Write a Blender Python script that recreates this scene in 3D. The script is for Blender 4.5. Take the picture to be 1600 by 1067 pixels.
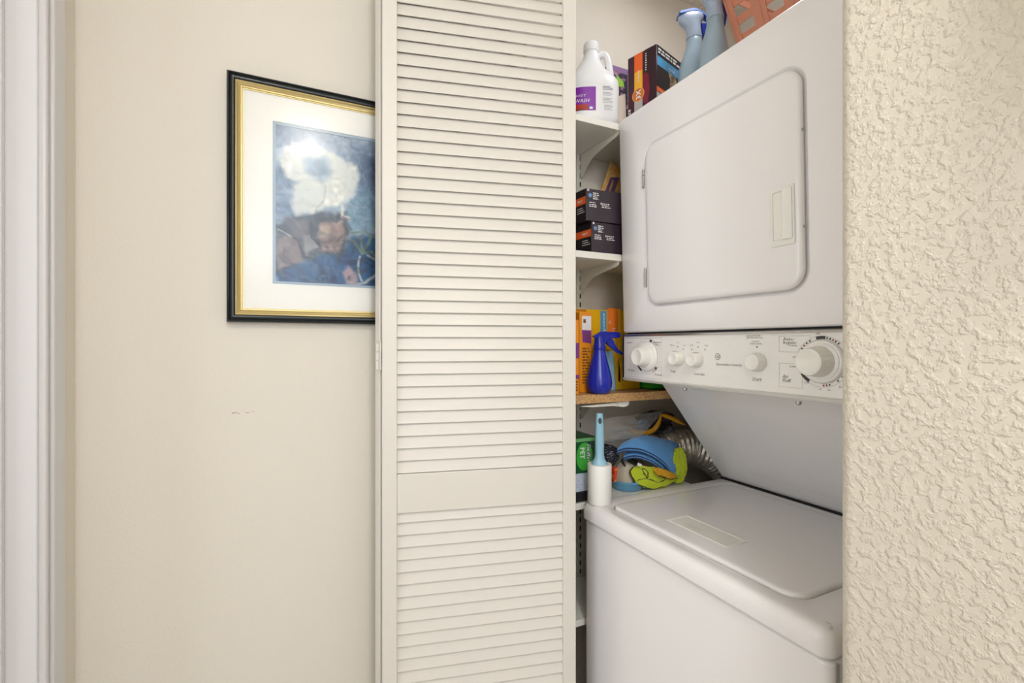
import bpy, bmesh, math, random
import numpy as np
from mathutils import Vector, Matrix, noise
random.seed(7)
S = bpy.context.scene
for o in list(bpy.data.objects): bpy.data.objects.remove(o)
COL = S.collection
PI = math.pi
H = 1.25                       # eye height; X runs into the closet, Y along the hall
F = 733.0; TH = math.radians(25.46); CO, SI = math.cos(TH), math.sin(TH)
# ------------------------------------------------------------------ camera, world, lights
cd = bpy.data.cameras.new('camera'); cam = bpy.data.objects.new('camera', cd); COL.objects.link(cam)
cam.location = (0, 0, H); cam.rotation_euler = (PI/2, 0, -TH)
cd.sensor_width = 36; cd.lens = F/1600*36; cd.shift_y = 3.5/1600; cd.clip_start = 0.02
S.camera = cam
S.view_settings.view_transform = 'Standard'; S.view_settings.look = 'None'
S.view_settings.gamma = 1; S.view_settings.use_curve_mapping = False
S.view_settings.exposure = 0.04
w = bpy.data.worlds.new('world'); S.world = w; w.use_nodes = True
w.node_tree.nodes['Background'].inputs[0].default_value = (1.0, 0.96, 0.90, 1)
w.node_tree.nodes['Background'].inputs[1].default_value = 1.0
def area(name, loc, rot, sx, sy, e, col=(1, 1, 1)):
    l = bpy.data.lights.new(name, 'AREA'); l.shape = 'RECTANGLE'; l.size = sx; l.size_y = sy
    l.energy = e; l.color = col
    o = bpy.data.objects.new(name, l); COL.objects.link(o); o.location = loc; o.rotation_euler = rot
    return o
TINT = (0.91, 0.985, 1.12)
# large fill light added at the hall's rear end, behind the camera
area('rear_fill', (0.1, -2.3, 1.45), (PI/2, 0, 0), 1.0, 2.0, 6, TINT)
# fill added in the unseen left room to light the machine fronts
area('left_room_fill', (-1.65, 0.45, 1.35), (0, -PI/2, 0), 1.6, 1.5, 17.5, TINT)
# two added fills: upper for lid and slats, lower for the shelf wall
area('hall_fill_high', (-0.02, -0.55, H+0.70), (PI/2-0.62, 0, -0.55), 0.5, 0.7, 5.2, TINT)
area('hall_fill_low', (0.05, -0.7, H+0.05), (PI/2, 0, -0.45), 0.5, 1.2, 3.2, TINT)
# unseen light added under the closet ceiling to brighten the interior
area('closet_fill', (0.95, 0.75, H+1.12), (0, 0, 0), 0.15, 0.15, 1.9, (0.95, 0.99, 1.06))

# ------------------------------------------------------------------ helpers
def at(px, py, X=None, Y=None, Z=None):
    """photo pixel -> world point on the given plane"""
    t = (px-800)/F; dx = CO*t+SI; dy = -SI*t+CO; dz = (537-py)/F
    if X is not None: d = X/dx
    elif Y is not None: d = Y/dy
    else: d = (Z-H)/dz
    return Vector((d*dx, d*dy, H+d*dz))
def lin(c):
    return tuple((v/12.92 if v <= 0.04045 else ((v+0.055)/1.055)**2.4) for v in [x/255 for x in c])
MATS = {}
def mat(name, rgb=(200, 200, 200), rough=0.5, metal=0, bump=0, scale=50, dist=0.001, spec=0.5, alpha=1, trans=0,
        var=0, vscale=8, ramp=None, sheen=0, detail=3, coat=0, stretch=None):
    if name in MATS: return MATS[name]
    m = bpy.data.materials.new(name); m.use_nodes = True; MATS[name] = m
    nt = m.node_tree; b = nt.nodes['Principled BSDF']
    c = lin(rgb)
    b.inputs['Base Color'].default_value = (*c, 1); b.inputs['Roughness'].default_value = rough
    b.inputs['Metallic'].default_value = metal; b.inputs['Specular IOR Level'].default_value = spec
    b.inputs['Alpha'].default_value = alpha; b.inputs['Transmission Weight'].default_value = trans
    b.inputs['Coat Weight'].default_value = coat; b.inputs['Sheen Weight'].default_value = sheen
    tc = nt.nodes.new('ShaderNodeTexCoord'); vec = tc.outputs['Object']
    if stretch:
        mp = nt.nodes.new('ShaderNodeMapping'); nt.links.new(vec, mp.inputs[0]); mp.inputs['Scale'].default_value = stretch; vec = mp.outputs[0]
    if var:
        n = nt.nodes.new('ShaderNodeTexNoise'); n.inputs['Scale'].default_value = vscale; n.inputs['Detail'].default_value = 5
        nt.links.new(vec, n.inputs[0])
        mx = nt.nodes.new('ShaderNodeMix'); mx.data_type = 'RGBA'
        mx.inputs[6].default_value = (*[v*(1-var) for v in c], 1); mx.inputs[7].default_value = (*[min(1, v*(1+var)) for v in c], 1)
        nt.links.new(n.outputs[0], mx.inputs[0]); nt.links.new(mx.outputs[2], b.inputs['Base Color'])
    if bump:
        n = nt.nodes.new('ShaderNodeTexNoise'); n.inputs['Scale'].default_value = scale; n.inputs['Detail'].default_value = detail
        nt.links.new(vec, n.inputs[0]); h = n.outputs[0]
        if ramp:
            r = nt.nodes.new('ShaderNodeValToRGB'); r.color_ramp.elements[0].position = ramp[0]; r.color_ramp.elements[1].position = ramp[1]
            nt.links.new(h, r.inputs[0]); h = r.outputs[0]
        bp = nt.nodes.new('ShaderNodeBump'); bp.inputs['Strength'].default_value = bump; bp.inputs['Distance'].default_value = dist
        nt.links.new(h, bp.inputs['Height']); nt.links.new(bp.outputs[0], b.inputs['Normal'])
    return m
def mixmat(name, c1, c2, scale, lo, hi, rough=0.5, kind='noise', stretch=(1, 1, 1), bump=0, metal=0):
    if name in MATS: return MATS[name]
    m = mat(name, c1, rough, metal=metal); nt = m.node_tree; b = nt.nodes['Principled BSDF']
    tc = nt.nodes.new('ShaderNodeTexCoord'); mp = nt.nodes.new('ShaderNodeMapping'); mp.inputs['Scale'].default_value = stretch
    nt.links.new(tc.outputs['Object'], mp.inputs[0])
    n = nt.nodes.new('ShaderNodeTexNoise' if kind == 'noise' else 'ShaderNodeTexVoronoi'); n.inputs['Scale'].default_value = scale
    nt.links.new(mp.outputs[0], n.inputs[0])
    r = nt.nodes.new('ShaderNodeValToRGB'); r.color_ramp.elements[0].position = lo; r.color_ramp.elements[1].position = hi
    r.color_ramp.elements[0].color = (*lin(c1), 1); r.color_ramp.elements[1].color = (*lin(c2), 1)
    nt.links.new(n.outputs[0], r.inputs[0]); nt.links.new(r.outputs[0], b.inputs['Base Color'])
    if bump:
        bp = nt.nodes.new('ShaderNodeBump'); bp.inputs['Strength'].default_value = bump; bp.inputs['Distance'].default_value = 0.001
        nt.links.new(n.outputs[0], bp.inputs['Height']); nt.links.new(bp.outputs[0], b.inputs['Normal'])
    return m
class MB:
    def __init__(s): s.v = []; s.f = []
    def add(s, vs, fs):
        o = len(s.v); s.v += [tuple(v) for v in vs]; s.f += [tuple(i+o for i in f) for f in fs]; return s
    def box(s, a, b):
        (x0, y0, z0), (x1, y1, z1) = a, b
        x0, x1 = sorted((x0, x1)); y0, y1 = sorted((y0, y1)); z0, z1 = sorted((z0, z1))
        return s.add([(x0,y0,z0),(x1,y0,z0),(x1,y1,z0),(x0,y1,z0),(x0,y0,z1),(x1,y0,z1),(x1,y1,z1),(x0,y1,z1)],
                     [(0,3,2,1),(4,5,6,7),(0,1,5,4),(1,2,6,5),(2,3,7,6),(3,0,4,7)])
    def hexa(s, p):      # 8 points, bottom ring then top ring
        return s.add(p, [(0,3,2,1),(4,5,6,7),(0,1,5,4),(1,2,6,5),(2,3,7,6),(3,0,4,7)])
    def prism(s, poly, d):   # polygon of 3D points extruded by vector d
        n = len(poly); d = Vector(d); p = [Vector(q) for q in poly]
        return s.add(p+[q+d for q in p], [tuple(range(n-1, -1, -1)), tuple(range(n, 2*n))]+[(i, (i+1) % n, n+(i+1) % n, n+i) for i in range(n)])
    def loft(s, rings, cap=True, closed=True):
        n = len(rings[0]); o = len(s.v); fs = []
        for r in rings: s.v += [tuple(v) for v in r]
        for k in range(len(rings)-1):
            for i in range(n if closed else n-1):
                j = (i+1) % n
                fs.append((o+k*n+i, o+k*n+j, o+(k+1)*n+j, o+(k+1)*n+i))
        if cap and closed:
            fs.append(tuple(o+i for i in range(n-1, -1, -1))); e = o+(len(rings)-1)*n; fs.append(tuple(e+i for i in range(n)))
        s.f += fs; return s
    def lathe(s, prof, c=(0, 0, 0), axis=(0, 0, 1), n=32, sx=1, sy=1):
        ax = Vector(axis).normalized(); q = ax.to_track_quat('Z', 'Y'); c = Vector(c)
        return s.loft([[c+q @ Vector((r*math.cos(2*PI*i/n)*sx, r*math.sin(2*PI*i/n)*sy, z)) for i in range(n)] for r, z in prof])
    def tube(s, pts, r, n=10, rf=None):
        pts = [Vector(p) for p in pts]; rings = []; up = Vector((0.13, 0.21, 0.97)).normalized()
        for i, p in enumerate(pts):
            d = (pts[min(i+1, len(pts)-1)]-pts[max(i-1, 0)]).normalized()
            a = d.cross(up).normalized(); b = a.cross(d).normalized(); up = b
            rr = rf(i/(len(pts)-1)) if rf else r
            rings.append([p+a*rr*math.cos(2*PI*k/n)+b*rr*math.sin(2*PI*k/n) for k in range(n)])
        return s.loft(rings)
    def grid(s, fn, nu, nv):
        vs = [fn(i/(nu-1), j/(nv-1)) for j in range(nv) for i in range(nu)]
        return s.add(vs, [(j*nu+i, j*nu+i+1, (j+1)*nu+i+1, (j+1)*nu+i) for j in range(nv-1) for i in range(nu-1)])
    def build(s, name, m, parent=None, bevel=0, seg=2, smooth=None, solid=0, loc=None):
        me = bpy.data.meshes.new(name); me.from_pydata(s.v, [], s.f); me.validate(); me.update()
        bm = bmesh.new(); bm.from_mesh(me)
        bmesh.ops.remove_doubles(bm, verts=bm.verts, dist=1e-6)
        if not solid: bmesh.ops.recalc_face_normals(bm, faces=bm.faces)
        bm.to_mesh(me); bm.free()
        me.materials.append(m)
        o = bpy.data.objects.new(name, me); COL.objects.link(o)
        if parent: o.parent = parent
        if loc: o.location = loc
        if solid:
            md = o.modifiers.new('solid', 'SOLIDIFY'); md.thickness = solid; md.offset = 0
        if bevel:
            md = o.modifiers.new('bevel', 'BEVEL'); md.width = bevel; md.segments = seg; md.limit_method = 'ANGLE'; md.angle_limit = math.radians(40); md.harden_normals = False
        if smooth or bevel:
            ang = math.radians(smooth or 35)
            for p in me.polygons: p.use_smooth = True
            try: me.set_sharp_from_angle(angle=ang)
            except Exception: pass
        return o
def fix_origin(o):           # move a top-level mesh's origin to the bottom centre of its shape
    me = o.data; xs = [v.co for v in me.vertices]
    c = Vector(((min(v.x for v in xs)+max(v.x for v in xs))/2, (min(v.y for v in xs)+max(v.y for v in xs))/2, min(v.z for v in xs)))
    me.transform(Matrix.Translation(-c)); o.location = o.location+c
def tag(o, label, cat, group=None, kind=None):
    o['label'] = label; o['category'] = cat
    if group: o['group'] = group
    if kind: o['kind'] = kind
    return o
def thing(name, label, cat, loc=(0, 0, 0), rz=0, group=None, kind=None):
    o = bpy.data.objects.new(name, None); o.empty_display_size = 0.02; COL.objects.link(o)
    o.location = loc; o.rotation_euler = (0, 0, rz)
    return tag(o, label, cat, group, kind)
def struct(o, label=None):
    o['kind'] = 'structure'
    if label: o['label'] = label
    return o
def rrect(cx, cy, hx, hy, r, n=6):
    pts = []
    for (sx, sy, a0) in ((1, 1, 0), (-1, 1, 90), (-1, -1, 180), (1, -1, 270)):
        for k in range(n+1):
            a = math.radians(a0+90*k/n)
            pts.append((cx+sx*(hx-r)+r*math.cos(a), cy+sy*(hy-r)+r*math.sin(a)))
    return pts
def sup(hx, hy, e, n=40, ox=0, oy=0):   # superellipse ring
    out = []
    for i in range(n):
        a = 2*PI*i/n; c, s_ = math.cos(a), math.sin(a)
        out.append((ox+hx*math.copysign(abs(c)**(2/e), c), oy+hy*math.copysign(abs(s_)**(2/e), s_)))
    return out
FONT = None
def text_into(mb, txt, o, dx, dy, size, align='LEFT', shear=0, bold=0, sx=1):
    cu = bpy.data.curves.new('t', 'FONT'); cu.body = txt; cu.size = size; cu.align_x = align; cu.resolution_u = 1; cu.shear = shear; cu.offset = bold*size
    ob = bpy.data.objects.new('t', cu); me = bpy.data.meshes.new_from_object(ob)
    o = Vector(o); dx = Vector(dx).normalized(); dy = Vector(dy).normalized()
    mb.add([o+dx*v.co.x*sx+dy*v.co.y for v in me.vertices], [tuple(p.vertices) for p in me.polygons])
    bpy.data.objects.remove(ob); bpy.data.curves.remove(cu); bpy.data.meshes.remove(me)
def quad_into(mb, o, dx, dy, x0, y0, x1, y1):
    o = Vector(o); dx = Vector(dx).normalized(); dy = Vector(dy).normalized()
    mb.add([o+dx*x0+dy*y0, o+dx*x1+dy*y0, o+dx*x1+dy*y1, o+dx*x0+dy*y1], [(0, 1, 2, 3)])
def disc_into(mb, o, dx, dy, cx, cy, r, n=24, a0=0, a1=360, r0=0, ry=None):
    o = Vector(o); dx = Vector(dx).normalized(); dy = Vector(dy).normalized(); ry = ry or r; k = ry/r
    a = [math.radians(a0+(a1-a0)*i/n) for i in range(n+1)]
    out = [o+dx*(cx+r*math.cos(t))+dy*(cy+ry*math.sin(t)) for t in a]
    if r0 <= 0: mb.add([o+dx*cx+dy*cy]+out, [(0, i+1, i+2) for i in range(n)])
    else:
        inn = [o+dx*(cx+r0*math.cos(t))+dy*(cy+r0*k*math.sin(t)) for t in a]
        mb.add(out+inn, [(i, i+1, n+2+i, n+1+i) for i in range(n)])
def fake_lines(mb, o, dx, dy, x0, y0, w_, n, pitch, h, seed=1):   # rows of print too small to read
    rnd = random.Random(seed)
    for i in range(n):
        x = x0; end = x0+w_*(0.7+0.3*rnd.random())
        while x < end:
            l = min(end-x, h*(1.5+4*rnd.random())); quad_into(mb, o, dx, dy, x, y0-i*pitch, x+l, y0-i*pitch+h); x += l+h*0.8

# ------------------------------------------------------------------ materials
M_wall = mat('wall_cream', (230, 223, 209), 0.75, bump=0.5, scale=260, dist=0.0012, detail=4)
M_wallR = mat('wall_knockdown', (208, 199, 182), 0.7, bump=0.7, scale=120, dist=0.0016, ramp=(0.46, 0.63), detail=5)
M_closet = mat('wall_closet', (232, 226, 214), 0.8, bump=0.45, scale=160, dist=0.0012)
M_ceil = mat('ceiling_popcorn', (232, 226, 212), 0.9, bump=1, scale=160, dist=0.006)
M_trim = mat('trim_gloss', (216, 213, 212), 0.3)
M_floor = mat('floor_vinyl', (196, 190, 182), 0.5, var=0.15)
M_door = mat('door_paint', (219, 213, 202), 0.42, bump=0.12, scale=60, dist=0.0006, stretch=(1, 1, 8))
M_door2 = mat('door_paint_edge', (228, 212, 184), 0.5)
M_encl = mat('enamel', (234, 230, 227), 0.22, bump=0.05, scale=500, dist=0.0002, coat=0.2)
M_plast = mat('appliance_plastic', (232, 229, 220), 0.35)
M_cons = mat('console_plastic', (232, 228, 221), 0.3)
M_chrome = mat('brushed_trim', (190, 188, 184), 0.22, metal=0.9)
M_dark = mat('black_gap', (18, 17, 16), 0.7)
M_print = mat('grey_print', (110, 106, 102), 0.6)
M_print2 = mat('dark_print', (58, 56, 54), 0.6)
M_red = mat('red_print', (150, 40, 40), 0.6)
M_shelf = mat('shelf_white', (240, 237, 226), 0.45)
M_steel = mat('hinge_steel', (170, 168, 162), 0.3, metal=0.8)

# ------------------------------------------------------------------ the setting
YB = 1.175; XL = -0.37; XR = 0.55; CEIL = H+1.148; XC = 1.45; OP0 = 0.317
struct(MB().box((-2.2, -2.4, -0.05), (1.6, 1.4, 0)).build('floor', M_floor), 'beige vinyl floor of hall and closet')
struct(MB().box((-2.2, -2.4, CEIL), (1.6, 1.4, CEIL+0.05)).build('ceiling', M_ceil), 'rough popcorn ceiling seen above the closet shelves')
wf = struct(MB().box((-0.45, YB, 0), (1.6, YB+0.1, CEIL)).build('wall_back', M_wall), 'cream textured wall behind the framed picture and closet shelves')
sc = MB()
def mark(p0, p1, wd):
    a = at(*p0, Y=YB-0.0006); b = at(*p1, Y=YB-0.0006); n = Vector((0, 0, wd))
    sc.add([a-n, b-n*0.3, b+n*0.3, a+n], [(0, 1, 2, 3)])
for q in (((362, 645.6), (371, 644.0), 0.0008), ((371, 646.4), (375, 646), 0.0006), ((384, 644.8), (391, 644.2), 0.0005), ((393, 642.5), (399, 644), 0.0003)): mark(*q)
sc.build('scuff_mark', mat('scuff', (105, 85, 72), 0.8), wf)
# left wall with the doorway to the bathroom: casing, jamb and stop
JY = 1.027
struct(MB().box((XL-0.11, JY, 0), (XL, YB, CEIL)).box((XL-0.11, -2.4, 0), (XL, 0.25, CEIL)).box((XL-0.11, 0.25, 2.3), (XL, JY, CEIL)).build('wall_left', M_wall), 'narrow strip of cream wall between white door casing and the picture wall')
c = MB()
for (y0, y1, x) in ((JY+0.011, JY+0.057, 0.016), (JY+0.003, JY+0.0108, 0.0100), (JY-0.009, JY+0.0028, 0.013)):
    c.box((XL+0.0005, y0, 0), (XL+x, y1, 2.36))
struct(c.build('trim_1', M_trim, bevel=0.003), 'glossy white door casing at the left edge')
j = MB().box((XL-0.115, JY-0.014, 0), (XL+0.004, JY-0.001, 2.3))
struct(j.build('trim_2', M_trim, bevel=0.002), 'glossy white door jamb at the left edge')
struct(MB().box((XL-0.115, JY-0.026, 0), (XL-0.034, JY-0.0145, 2.3)).build('trim_3', M_trim, bevel=0.002), 'white door stop strip on the left jamb')
struct(MB().box((-2.2, 1.106, 0), (XL-0.13, 1.16, CEIL)).box((-2.2, -2.4, 0), (-2.1, 1.1, CEIL)).build('wall_bathroom', M_wall))
# right wall: outer face at XR, rounded corner bead toward the closet opening
r = MB(); rr = 0.018
arc = [(XR+rr-rr*math.cos(math.radians(a)), OP0-rr+rr*math.sin(math.radians(a))) for a in range(0, 91, 10)]
poly = [(XR, -2.4)]+arc+[(XR+0.075, OP0), (XR+0.075, -2.4)]
r.prism([(x, y, 0) for x, y in poly], (0, 0, CEIL))
struct(r.build('wall_right', M_wallR, smooth=30), 'heavily textured cream wall beside the closet opening')
struct(MB().box((XR, OP0, 2.34), (XR+0.075, YB, CEIL)).build('wall_header', M_wallR))
struct(MB().box((XR+0.075, 0.20, 0), (1.6, OP0-0.0, CEIL)).build('wall_near', M_closet))
struct(MB().box((XC, OP0, 0), (1.6, YB, CEIL)).build('wall_closet', M_closet), 'back wall of the closet')
struct(MB().box((XR, YB-0.022, 0), (XR+0.075, YB-0.0005, 2.34)).build('trim_4', M_door), 'closet door jamb behind the folded door')

cbx = thing('shadow_caster', 'plain white wall cabinet just outside the frame on the textured right wall', 'cabinet', (XR-0.04, -0.075, H+0.235))  # unseen box, added only to throw a shadow on the right wall
MB().box((-0.04, -0.16, 0), (0.0395, 0.161, 0.50)).build('caster_body', M_trim, cbx, bevel=0.002); MB().box((-0.047, -0.158, 0.002), (-0.0405, 0.159, 0.498)).build('caster_front', M_trim, cbx, bevel=0.002)
# ------------------------------------------------------------------ ceiling lamp behind the photographer (it shows as the glare in the picture glass)
lt = thing('ceiling_light', 'round flush ceiling lamp whose glare shows in the picture glass', 'light', (0.10, -0.50, CEIL))
MB().lathe([(0.15, 0), (0.15, -0.018), (0.14, -0.022)]).build('lamp_base', M_trim, lt, smooth=40)
em = bpy.data.materials.new('lamp_glass'); em.use_nodes = True; bb = em.node_tree.nodes['Principled BSDF']
bb.inputs['Emission Color'].default_value = (1, 0.95, 0.88, 1); bb.inputs['Emission Strength'].default_value = 120
MB().lathe([(0.085, -0.022), (0.082, -0.040), (0.065, -0.055), (0.03, -0.064), (0.002, -0.066)]).build('lamp_bowl', em, lt, smooth=60)

# ------------------------------------------------------------------ folded louvered bifold door
PW, PT = 0.433, 0.028; ST = 0.031; PITCH = 0.02666
ZB, ZT = 0.015, H+0.905; MR0, MR1 = H-0.364, H-0.280; TR = H+0.7336+PITCH*3.15; BR = H-1.085
door = thing('door_1', 'off-white louvered bifold closet door standing folded open', 'door', (0.6, 0.916, 0), 0, kind='structure')
del door['category']
def frame_mesh():
    m = MB()
    m.box((0, 0, ZB), (ST, PT, ZT)); m.box((PW-ST, 0, ZB), (PW, PT, ZT))
    for a, b in ((ZB, BR), (MR0, MR1), (TR, ZT)): m.box((ST, 0.0008, a), (PW-ST, PT-0.0008, b))
    return m
alpha = math.radians(15); sw = 0.0305; stt = 0.0045
vx, vz = math.sin(alpha)*sw, math.cos(alpha)*sw; nx, nz = math.cos(alpha)*stt, -math.sin(alpha)*stt
slat_me = None
def panel(origin, ang, flip):
    global slat_me
    fr = frame_mesh().build('door_panel', M_door, door, bevel=0.0016, seg=2)
    fr.location = Vector(origin)-door.location; fr.rotation_euler = (0, 0, ang)
    zs = []
    k = 0
    while True:
        z = MR1+0.0008+PITCH*k
        if z+vz > TR+0.012: break
        zs.append(z); k += 1
    k = 0
    while True:
        z = H-0.3856-PITCH*k
        if z < BR: break
        zs.append(z); k += 1
    for z in zs:
        if slat_me is None:
            y0 = 0.0035
            sec = [(y0, 0), (y0+vx, vz), (y0+vx+nx, vz+nz), (y0+nx, 0.0012)]
            s = MB().prism([(ST-0.001, a, b) for a, b in sec], (PW-2*ST+0.002, 0, 0)).build('slat', M_door, fr, bevel=0.0012, seg=2)
            slat_me = s.data
        else:
            s = bpy.data.objects.new('slat', slat_me); COL.objects.link(s); s.parent = fr
            md = s.modifiers.new('bevel', 'BEVEL'); md.width = 0.0012; md.segments = 2; md.limit_method = 'ANGLE'
        s.location = (0, 0, z)
    return fr
a2 = math.atan2(-0.235, 0.972)
joint = Vector((0.6, 0.916, 0))-Vector((0.972, -0.235, 0))*PW
panel(joint, a2, False)
a1 = math.atan2(0.075, 0.424)
panel((0.179, 1.0485, 0), a1, False)
for zc in (H+0.81, H-0.025, H-0.95):     # butt hinges joining the two panels
    h = MB()
    for k in range(3):
        h.lathe([(0.0034, 0), (0.0034, 0.017)], (joint.x-0.0045, joint.y+0.029, zc-0.03+k*0.0195), n=12)
    h.box((joint.x-0.0030, joint.y+0.004, zc-0.03), (joint.x-0.0008, joint.y+0.027, zc+0.027))
    hh = h.build('hinge', M_door, door, smooth=40); hh.location = -door.location

# ------------------------------------------------------------------ framed picture
PX0, PX1 = -0.119, 0.467; PZ0, PZ1 = H+0.0464, H+0.581; PY = YB-0.002
pic = thing('framed_picture', 'framed print of a white bird on rocks, in a black and gold frame', 'picture', ((PX0+PX1)/2, PY, PZ0))
cx = (PX0+PX1)/2; pw2 = (PX1-PX0)/2; ph = PZ1-PZ0
def frame_loop(prof):      # prof: (inset, depth toward the hall) profile lofted round the rectangle
    rings = []
    for ins, d in prof:
        rings.append([(-pw2+ins, -d, ins), (pw2-ins, -d, ins), (pw2-ins, -d, ph-ins), (-pw2+ins, -d, ph-ins)])
    m = MB(); n = len(rings)
    v = [p for r_ in rings for p in r_]; f = []
    for k in range(n):
        for i in range(4):
            j_ = (i+1) % 4; k2 = (k+1) % n
            f.append((k*4+i, k*4+j_, k2*4+j_, k2*4+i))
    m.add(v, f); return m
M_blk = mat('frame_black', (24, 30, 30), 0.28, spec=0.5)
M_gold = mat('frame_gold', (204, 184, 128), 0.34, metal=0.7, bump=0.1, scale=400, dist=0.0003)
frame_loop([(0, 0), (0, 0.014), (0.002, 0.020), (0.005, 0.022), (0.007, 0.0185), (0.009, 0.020), (0.0125, 0.020), (0.016, 0.0165), (0.016, 0)]).build('outer_frame', M_blk, pic, smooth=50)
frame_loop([(0.0162, 0), (0.0162, 0.0165), (0.019, 0.0172), (0.023, 0.0140), (0.0255, 0.0125), (0.0262, 0.0135), (0.0282, 0.0135), (0.0290, 0.0105), (0.0305, 0.0100), (0.0305, 0)]).build('gold_liner', M_gold, pic, smooth=50)
bd = MB()        # beaded row on the liner
def bead_row(p0, p1):
    p0, p1 = Vector(p0), Vector(p1); L = (p1-p0).length; n = int(L/0.0032)
    for i in range(n):
        c_ = p0.lerp(p1, (i+0.5)/n); q = 0.0012
        bd.add([c_+Vector(d) for d in ((q,0,0),(0,0,q),(-q,0,0),(0,0,-q),(0,-q,0))], [(0,1,4),(1,2,4),(2,3,4),(3,0,4)])
ins = 0.0245; dd = -0.0135
bead_row((-pw2+ins, dd, ins), (pw2-ins, dd, ins)); bead_row((-pw2+ins, dd, ph-ins), (pw2-ins, dd, ph-ins))
bead_row((-pw2+ins, dd, ins), (-pw2+ins, dd, ph-ins)); bead_row((pw2-ins, dd, ins), (pw2-ins, dd, ph-ins))
bo = bd.build('beading', M_gold, pic, solid=0.00001); bo.modifiers.clear(); bo['kind'] = 'stuff'
mi = 0.093
def ring_flat(i0, i1, d): return MB().add([(-pw2+i0, -d, i0), (pw2-i0, -d, i0), (pw2-i0, -d, ph-i0), (-pw2+i0, -d, ph-i0), (-pw2+i1, -d, i1), (pw2-i1, -d, i1), (pw2-i1, -d, ph-i1), (-pw2+i1, -d, ph-i1)],
        [(0,1,5,4),(1,2,6,5),(2,3,7,6),(3,0,4,7)])
ring_flat(0.030, mi-0.006, 0.0070).build('mat_board', mat('mat_ivory', (250, 248, 240), 0.85), pic, solid=0.0014)
ring_flat(mi-0.008, mi, 0.0054).build('inner_mat', mat('mat_blue_grey', (176, 194, 206), 0.85), pic, solid=0.0014)
# the print: a painting computed per vertex
NX, NY = 210, 190
gx, gy = np.meshgrid(np.linspace(0, 1, NX), np.linspace(0, 1, NY))       # gy: 0 top .. 1 bottom
def fbm(sx, sy, seed, oct_=4):
    rs = np.random.RandomState(seed); out = np.zeros_like(gx); amp = 1; tot = 0
    for o_ in range(oct_):
        nx_, ny_ = int(sx*2**o_)+2, int(sy*2**o_)+2; g = rs.rand(ny_+1, nx_+1)
        X_, Y_ = gx*(nx_-1), gy*(ny_-1); xi, yi = X_.astype(int), Y_.astype(int); fx, fy = X_-xi, Y_-yi
        fx = fx*fx*(3-2*fx); fy = fy*fy*(3-2*fy)
        out += amp*((g[yi, xi]*(1-fx)+g[yi, xi+1]*fx)*(1-fy)+(g[yi+1, xi]*(1-fx)+g[yi+1, xi+1]*fx)*fy); tot += amp; amp *= 0.55
    return out/tot
def polymask(pts, soft=0.012, wob=0.02, seed=3):
    x = gx+(fbm(9, 9, seed)-0.5)*wob*2; y = gy+(fbm(9, 9, seed+1)-0.5)*wob*2
    ins_ = np.zeros(gx.shape, bool); dist = np.full(gx.shape, 9.0); n = len(pts)
    for i in range(n):
        x1, y1 = pts[i]; x2, y2 = pts[(i+1) % n]
        c_ = ((y1 > y) != (y2 > y)) & (x < (x2-x1)*(y-y1)/((y2-y1) or 1e-9)+x1); ins_ ^= c_
        t = np.clip(((x-x1)*(x2-x1)+(y-y1)*(y2-y1))/((x2-x1)**2+(y2-y1)**2+1e-12), 0, 1)
        dist = np.minimum(dist, np.hypot(x-x1-t*(x2-x1), y-y1-t*(y2-y1)))
    sd = np.where(ins_, dist, -dist); return np.clip(sd/soft+0.5, 0, 1)
def line(pts, wd, wob=0.008, seed=5):
    x = gx+(fbm(12, 12, seed)-0.5)*wob*2; y = gy+(fbm(12, 12, seed+1)-0.5)*wob*2; dist = np.full(gx.shape, 9.0)
    for (x1, y1), (x2, y2) in zip(pts, pts[1:]):
        t = np.clip(((x-x1)*(x2-x1)+(y-y1)*(y2-y1))/((x2-x1)**2+(y2-y1)**2+1e-12), 0, 1)
        dist = np.minimum(dist, np.hypot(x-x1-t*(x2-x1), y-y1-t*(y2-y1)))
    return np.clip(1.3-dist/wd, 0, 1)
def W(x, y): return ((x-45)/625*0.575, (y-90-(x-45)*0.12*(1-(y-90)/950))/950)   # sketch coordinates -> print coordinates
def PP(l): return [W(*q) for q in l]
img = np.zeros((NY, NX, 3))
def lay(col, m_):
    global img
    img = img*(1-m_[..., None])+np.array(col)*m_[..., None]
n1 = fbm(5, 5, 11); n2 = fbm(14, 12, 12); n3 = fbm(40, 40, 13, 2)
lay((150, 172, 192), np.ones_like(gx)); lay((190, 206, 220), np.clip((n1-0.45)*4, 0, 1)); lay((90, 116, 146), np.clip((0.45-n1)*3, 0, 1))
lay((70, 92, 124), polymask([(0.45, 0.1), (1, 0.0), (1, 0.7), (0.5, 0.5)], 0.3)*0.75)
lay((120, 168, 186), polymask(PP([(440, 480), (640, 480), (640, 700), (450, 700)]), 0.15)*0.8*n2*1.4)
lay((34, 50, 72), polymask([(0.56, 0.12), (1.1, 0.0), (1.1, 1.1), (0.58, 1.1)], 0.12, 0.05)*0.85)
lay((38, 92, 142), polymask(PP([(40, 950), (210, 890), (300, 850), (420, 820), (500, 740), (680, 720), (700, 1060), (40, 1060)]), 0.05, 0.03)*0.92)
lay((20, 52, 92), np.clip((n2-0.52)*6, 0, 1)*polymask(PP([(40, 960), (680, 800), (700, 1060), (40, 1060)]), 0.1)*0.8)
lay((70, 84, 92), polymask(PP([(45, 700), (140, 640), (300, 600), (440, 600), (480, 700), (430, 860), (300, 860), (200, 910), (45, 990)]), 0.03, 0.02, 8))
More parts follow.
